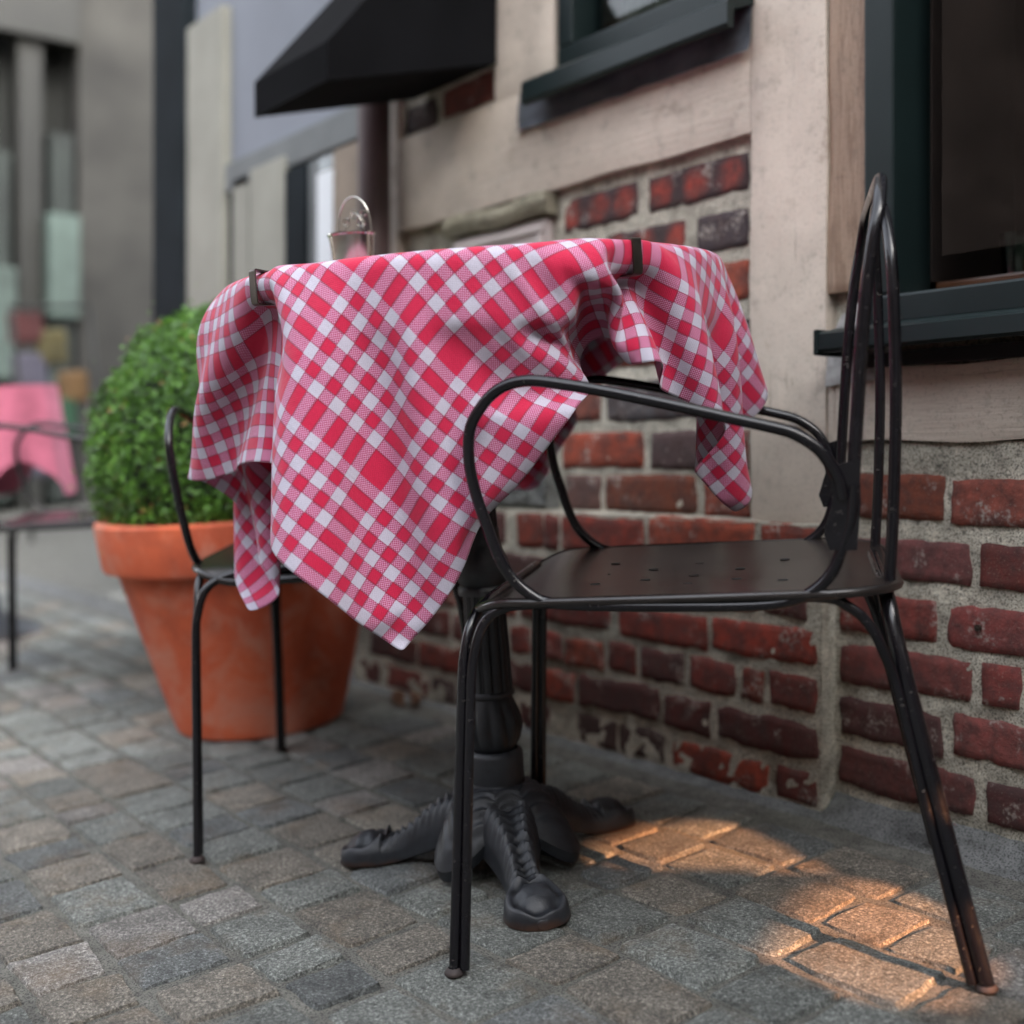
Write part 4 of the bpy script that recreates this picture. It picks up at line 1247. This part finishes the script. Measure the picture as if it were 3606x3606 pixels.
bx = thing('box_ball', 'clipped green boxwood ball growing in the terracotta pot', 'shrub', (PX, PY, ground_z(PY) + .39))
lm = NT("box_leaf")
la_ = lm.attr(); lm.set(Base_Color=la_, Roughness=.42)
trn = lm.n("ShaderNodeBsdfTranslucent"); lm.l(la_, trn.inputs[0]); mxs = lm.n("ShaderNodeMixShader"); mxs.inputs[0].default_value = .25
lm.l(lm.b.outputs[0], mxs.inputs[1]); lm.l(trn.outputs[0], mxs.inputs[2]); lm.l(mxs.outputs[0], lm.out.inputs[0])
r = random.Random(4); mb = MB(); CZ = .145
N = 34000
for k in range(N):
    z = r.uniform(-.75, 1); a = r.uniform(0, 2*math.pi); q = math.sqrt(1 - z*z)
    d = Vector((q*math.cos(a), q*math.sin(a), z))
    lump = nz(d.x, d.y, d.z, 4.5)*.022 + nz(d.x, d.y, d.z, 13)*.014
    rad = .318 + lump - abs(r.gauss(0, .018))
    if r.random() < .025: rad += abs(r.gauss(0, .018))
    p = d*rad; p.z = p.z*1.03 + CZ
    nrm = (d + Vector((r.gauss(0, .6), r.gauss(0, .6), r.gauss(0, .6)))).normalized()
    tg = nrm.cross(Vector((r.gauss(0, 1), r.gauss(0, 1), r.gauss(0, 1)))).normalized(); bt = nrm.cross(tg)
    L = r.uniform(.005, .009); w = L*.52
    pts4 = [p - tg*L, p - tg*L*.1 + bt*w + nrm*.001, p + tg*L, p - tg*L*.1 - bt*w + nrm*.001]
    g_ = r.random(); tone = .5 + .5*nz(d.x, d.y, d.z, 7) + r.uniform(-.25, .25)
    c0 = (.014, .050, .008); c1 = (.13, .30, .03)
    if g_ > .98: c0 = c1 = (.28, .17, .05)
    f = min(1, max(0, tone)); mb.add(pts4, [(0, 1, 2, 3)], tuple(c0[i]*(1-f) + c1[i]*f for i in range(3)))
mb.build('foliage', lm.m, bx, local=True)
mb = MB(); mb.grid(lambda u, v: ((.262 + .02*nz(math.cos(6.283*u), math.sin(6.283*u), v, 4))*math.sin(math.pi*(.02 + .75*v))*math.cos(2*math.pi*u), (.262 + .02*nz(math.cos(6.283*u), math.sin(6.283*u), v, 4))*math.sin(math.pi*(.02 + .75*v))*math.sin(2*math.pi*u), CZ + .27*math.cos(math.pi*(.02 + .75*v))), 40, 24, closed_u=True)
mb.build('inner_twigs', m_plain("twigs", (.010, .020, .008), .9, .4, 30, .3), bx, smooth=True, local=True)
mb = MB(); mb.tube([(0, 0, 0), (.01, 0, .08), (0, .01, .16)], .02, 10, 3); mb.build('stem', m_plain("bark", (.05, .035, .02), .9, .3, 20, .3), bx, smooth=True, local=True)

# ------------------------------------------------------------------ far table with its own cloth
FX, FY = -4.02, .98
ft = thing('bistro_table', 'blurred round café table at the far left under a pink checked cloth', 'table', (FX, FY, ground_z(FY)))
mb = MB(); mb.lathe([(.001, .72), (.255, .72), (.26, .745), (.001, .745)], 48); mb.build('tabletop', M['dark'], ft, smooth=True, auto=40, local=True)
mb = MB(); mb.lathe([(.16, 0), (.15, .02), (.05, .07), (.035, .15), (.028, .4), (.028, .72)], 32); mb.build('pedestal', M['iron'], ft, smooth=True, auto=50, local=True)
mb = MB()
def skirt2(u, v):
    a = 2*math.pi*u; cs = abs(math.cos(2*(a + .5)))**2
    drop = v*(.22 + .12*cs); rr = .262 + .012*v*math.sin(a*11) + .02*v*cs
    return (rr*math.cos(a), rr*math.sin(a), .752 - drop)
mb.grid(skirt2, 120, 14, closed_u=True)
mb.lathe([(.001, .752), (.262, .752)], 120)
o = mb.build('tablecloth', m_plain("far_pink_cloth", (.45, .12, .19), .8, .12, 14, 0), smooth=True, auto=50)
o.location = (FX, FY, ground_z(FY)); o.rotation_euler = (TILT, 0, 0)
tag(o, 'blurred pink and red tablecloth on the far left table', 'tablecloth')

# ------------------------------------------------------------------ litter
def scrap(x, y, s, rz, label, name, mat, cat, seed):
    mb = MB(); q = random.Random(seed)
    ph = [q.uniform(0, 6) for _ in range(4)]
    mb.grid(lambda u, v: (s*(u - .5)*(1 + .25*math.sin(v*5 + ph[0])), s*.62*(v - .5)*(1 + .2*math.sin(u*6 + ph[1])), .004 + .012*s/.04*abs(math.sin(u*3.2 + ph[2]))*(.4 + v*.6) + .003*math.sin(v*7 + ph[3])), 12, 8)
    o = mb.build(name, mat, smooth=True)
    o.location = (x, y, ground_z(y)); o.rotation_euler = (TILT, 0, rz)
    tag(o, label, cat)
scrap(-1.905, 1.33, .050, 1.2, 'crumpled white paper scrap on the cobbles behind the table pedestal', 'paper_scrap', M['paper'], 'paper', 3)
lv = m_plain("dry_leaf", (.10, .045, .022), .8, .4, 40, .2)
for i, (x, y) in enumerate(((-2.215, 1.345), (-2.185, 1.36), (-2.24, 1.365), (-2.20, 1.372), (-2.16, 1.368))):
    mb = MB(); q = random.Random(i)
    pts5 = [(0, -.016, .004), (.010, -.004, .012 + q.uniform(0, .01)), (.007, .010, .018), (0, .019, .012), (-.008, .009, .015), (-.010, -.004, .008)]
    mb.add(pts5 + [(0, 0, .006)], [(k, (k+1) % 6, 6) for k in range(6)])
    o = mb.build('dry_leaf', lv); o.location = (x, y, ground_z(y)); o.rotation_euler = (q.uniform(-.6, .6), q.uniform(-.6, .6), q.uniform(0, 6)); o.scale = (1.3, 1.3, 1.3)
    tag(o, 'dry brown leaf in the small heap beside the foot of the downpipe', 'leaf', 'dry leaves heaped by the downpipe')
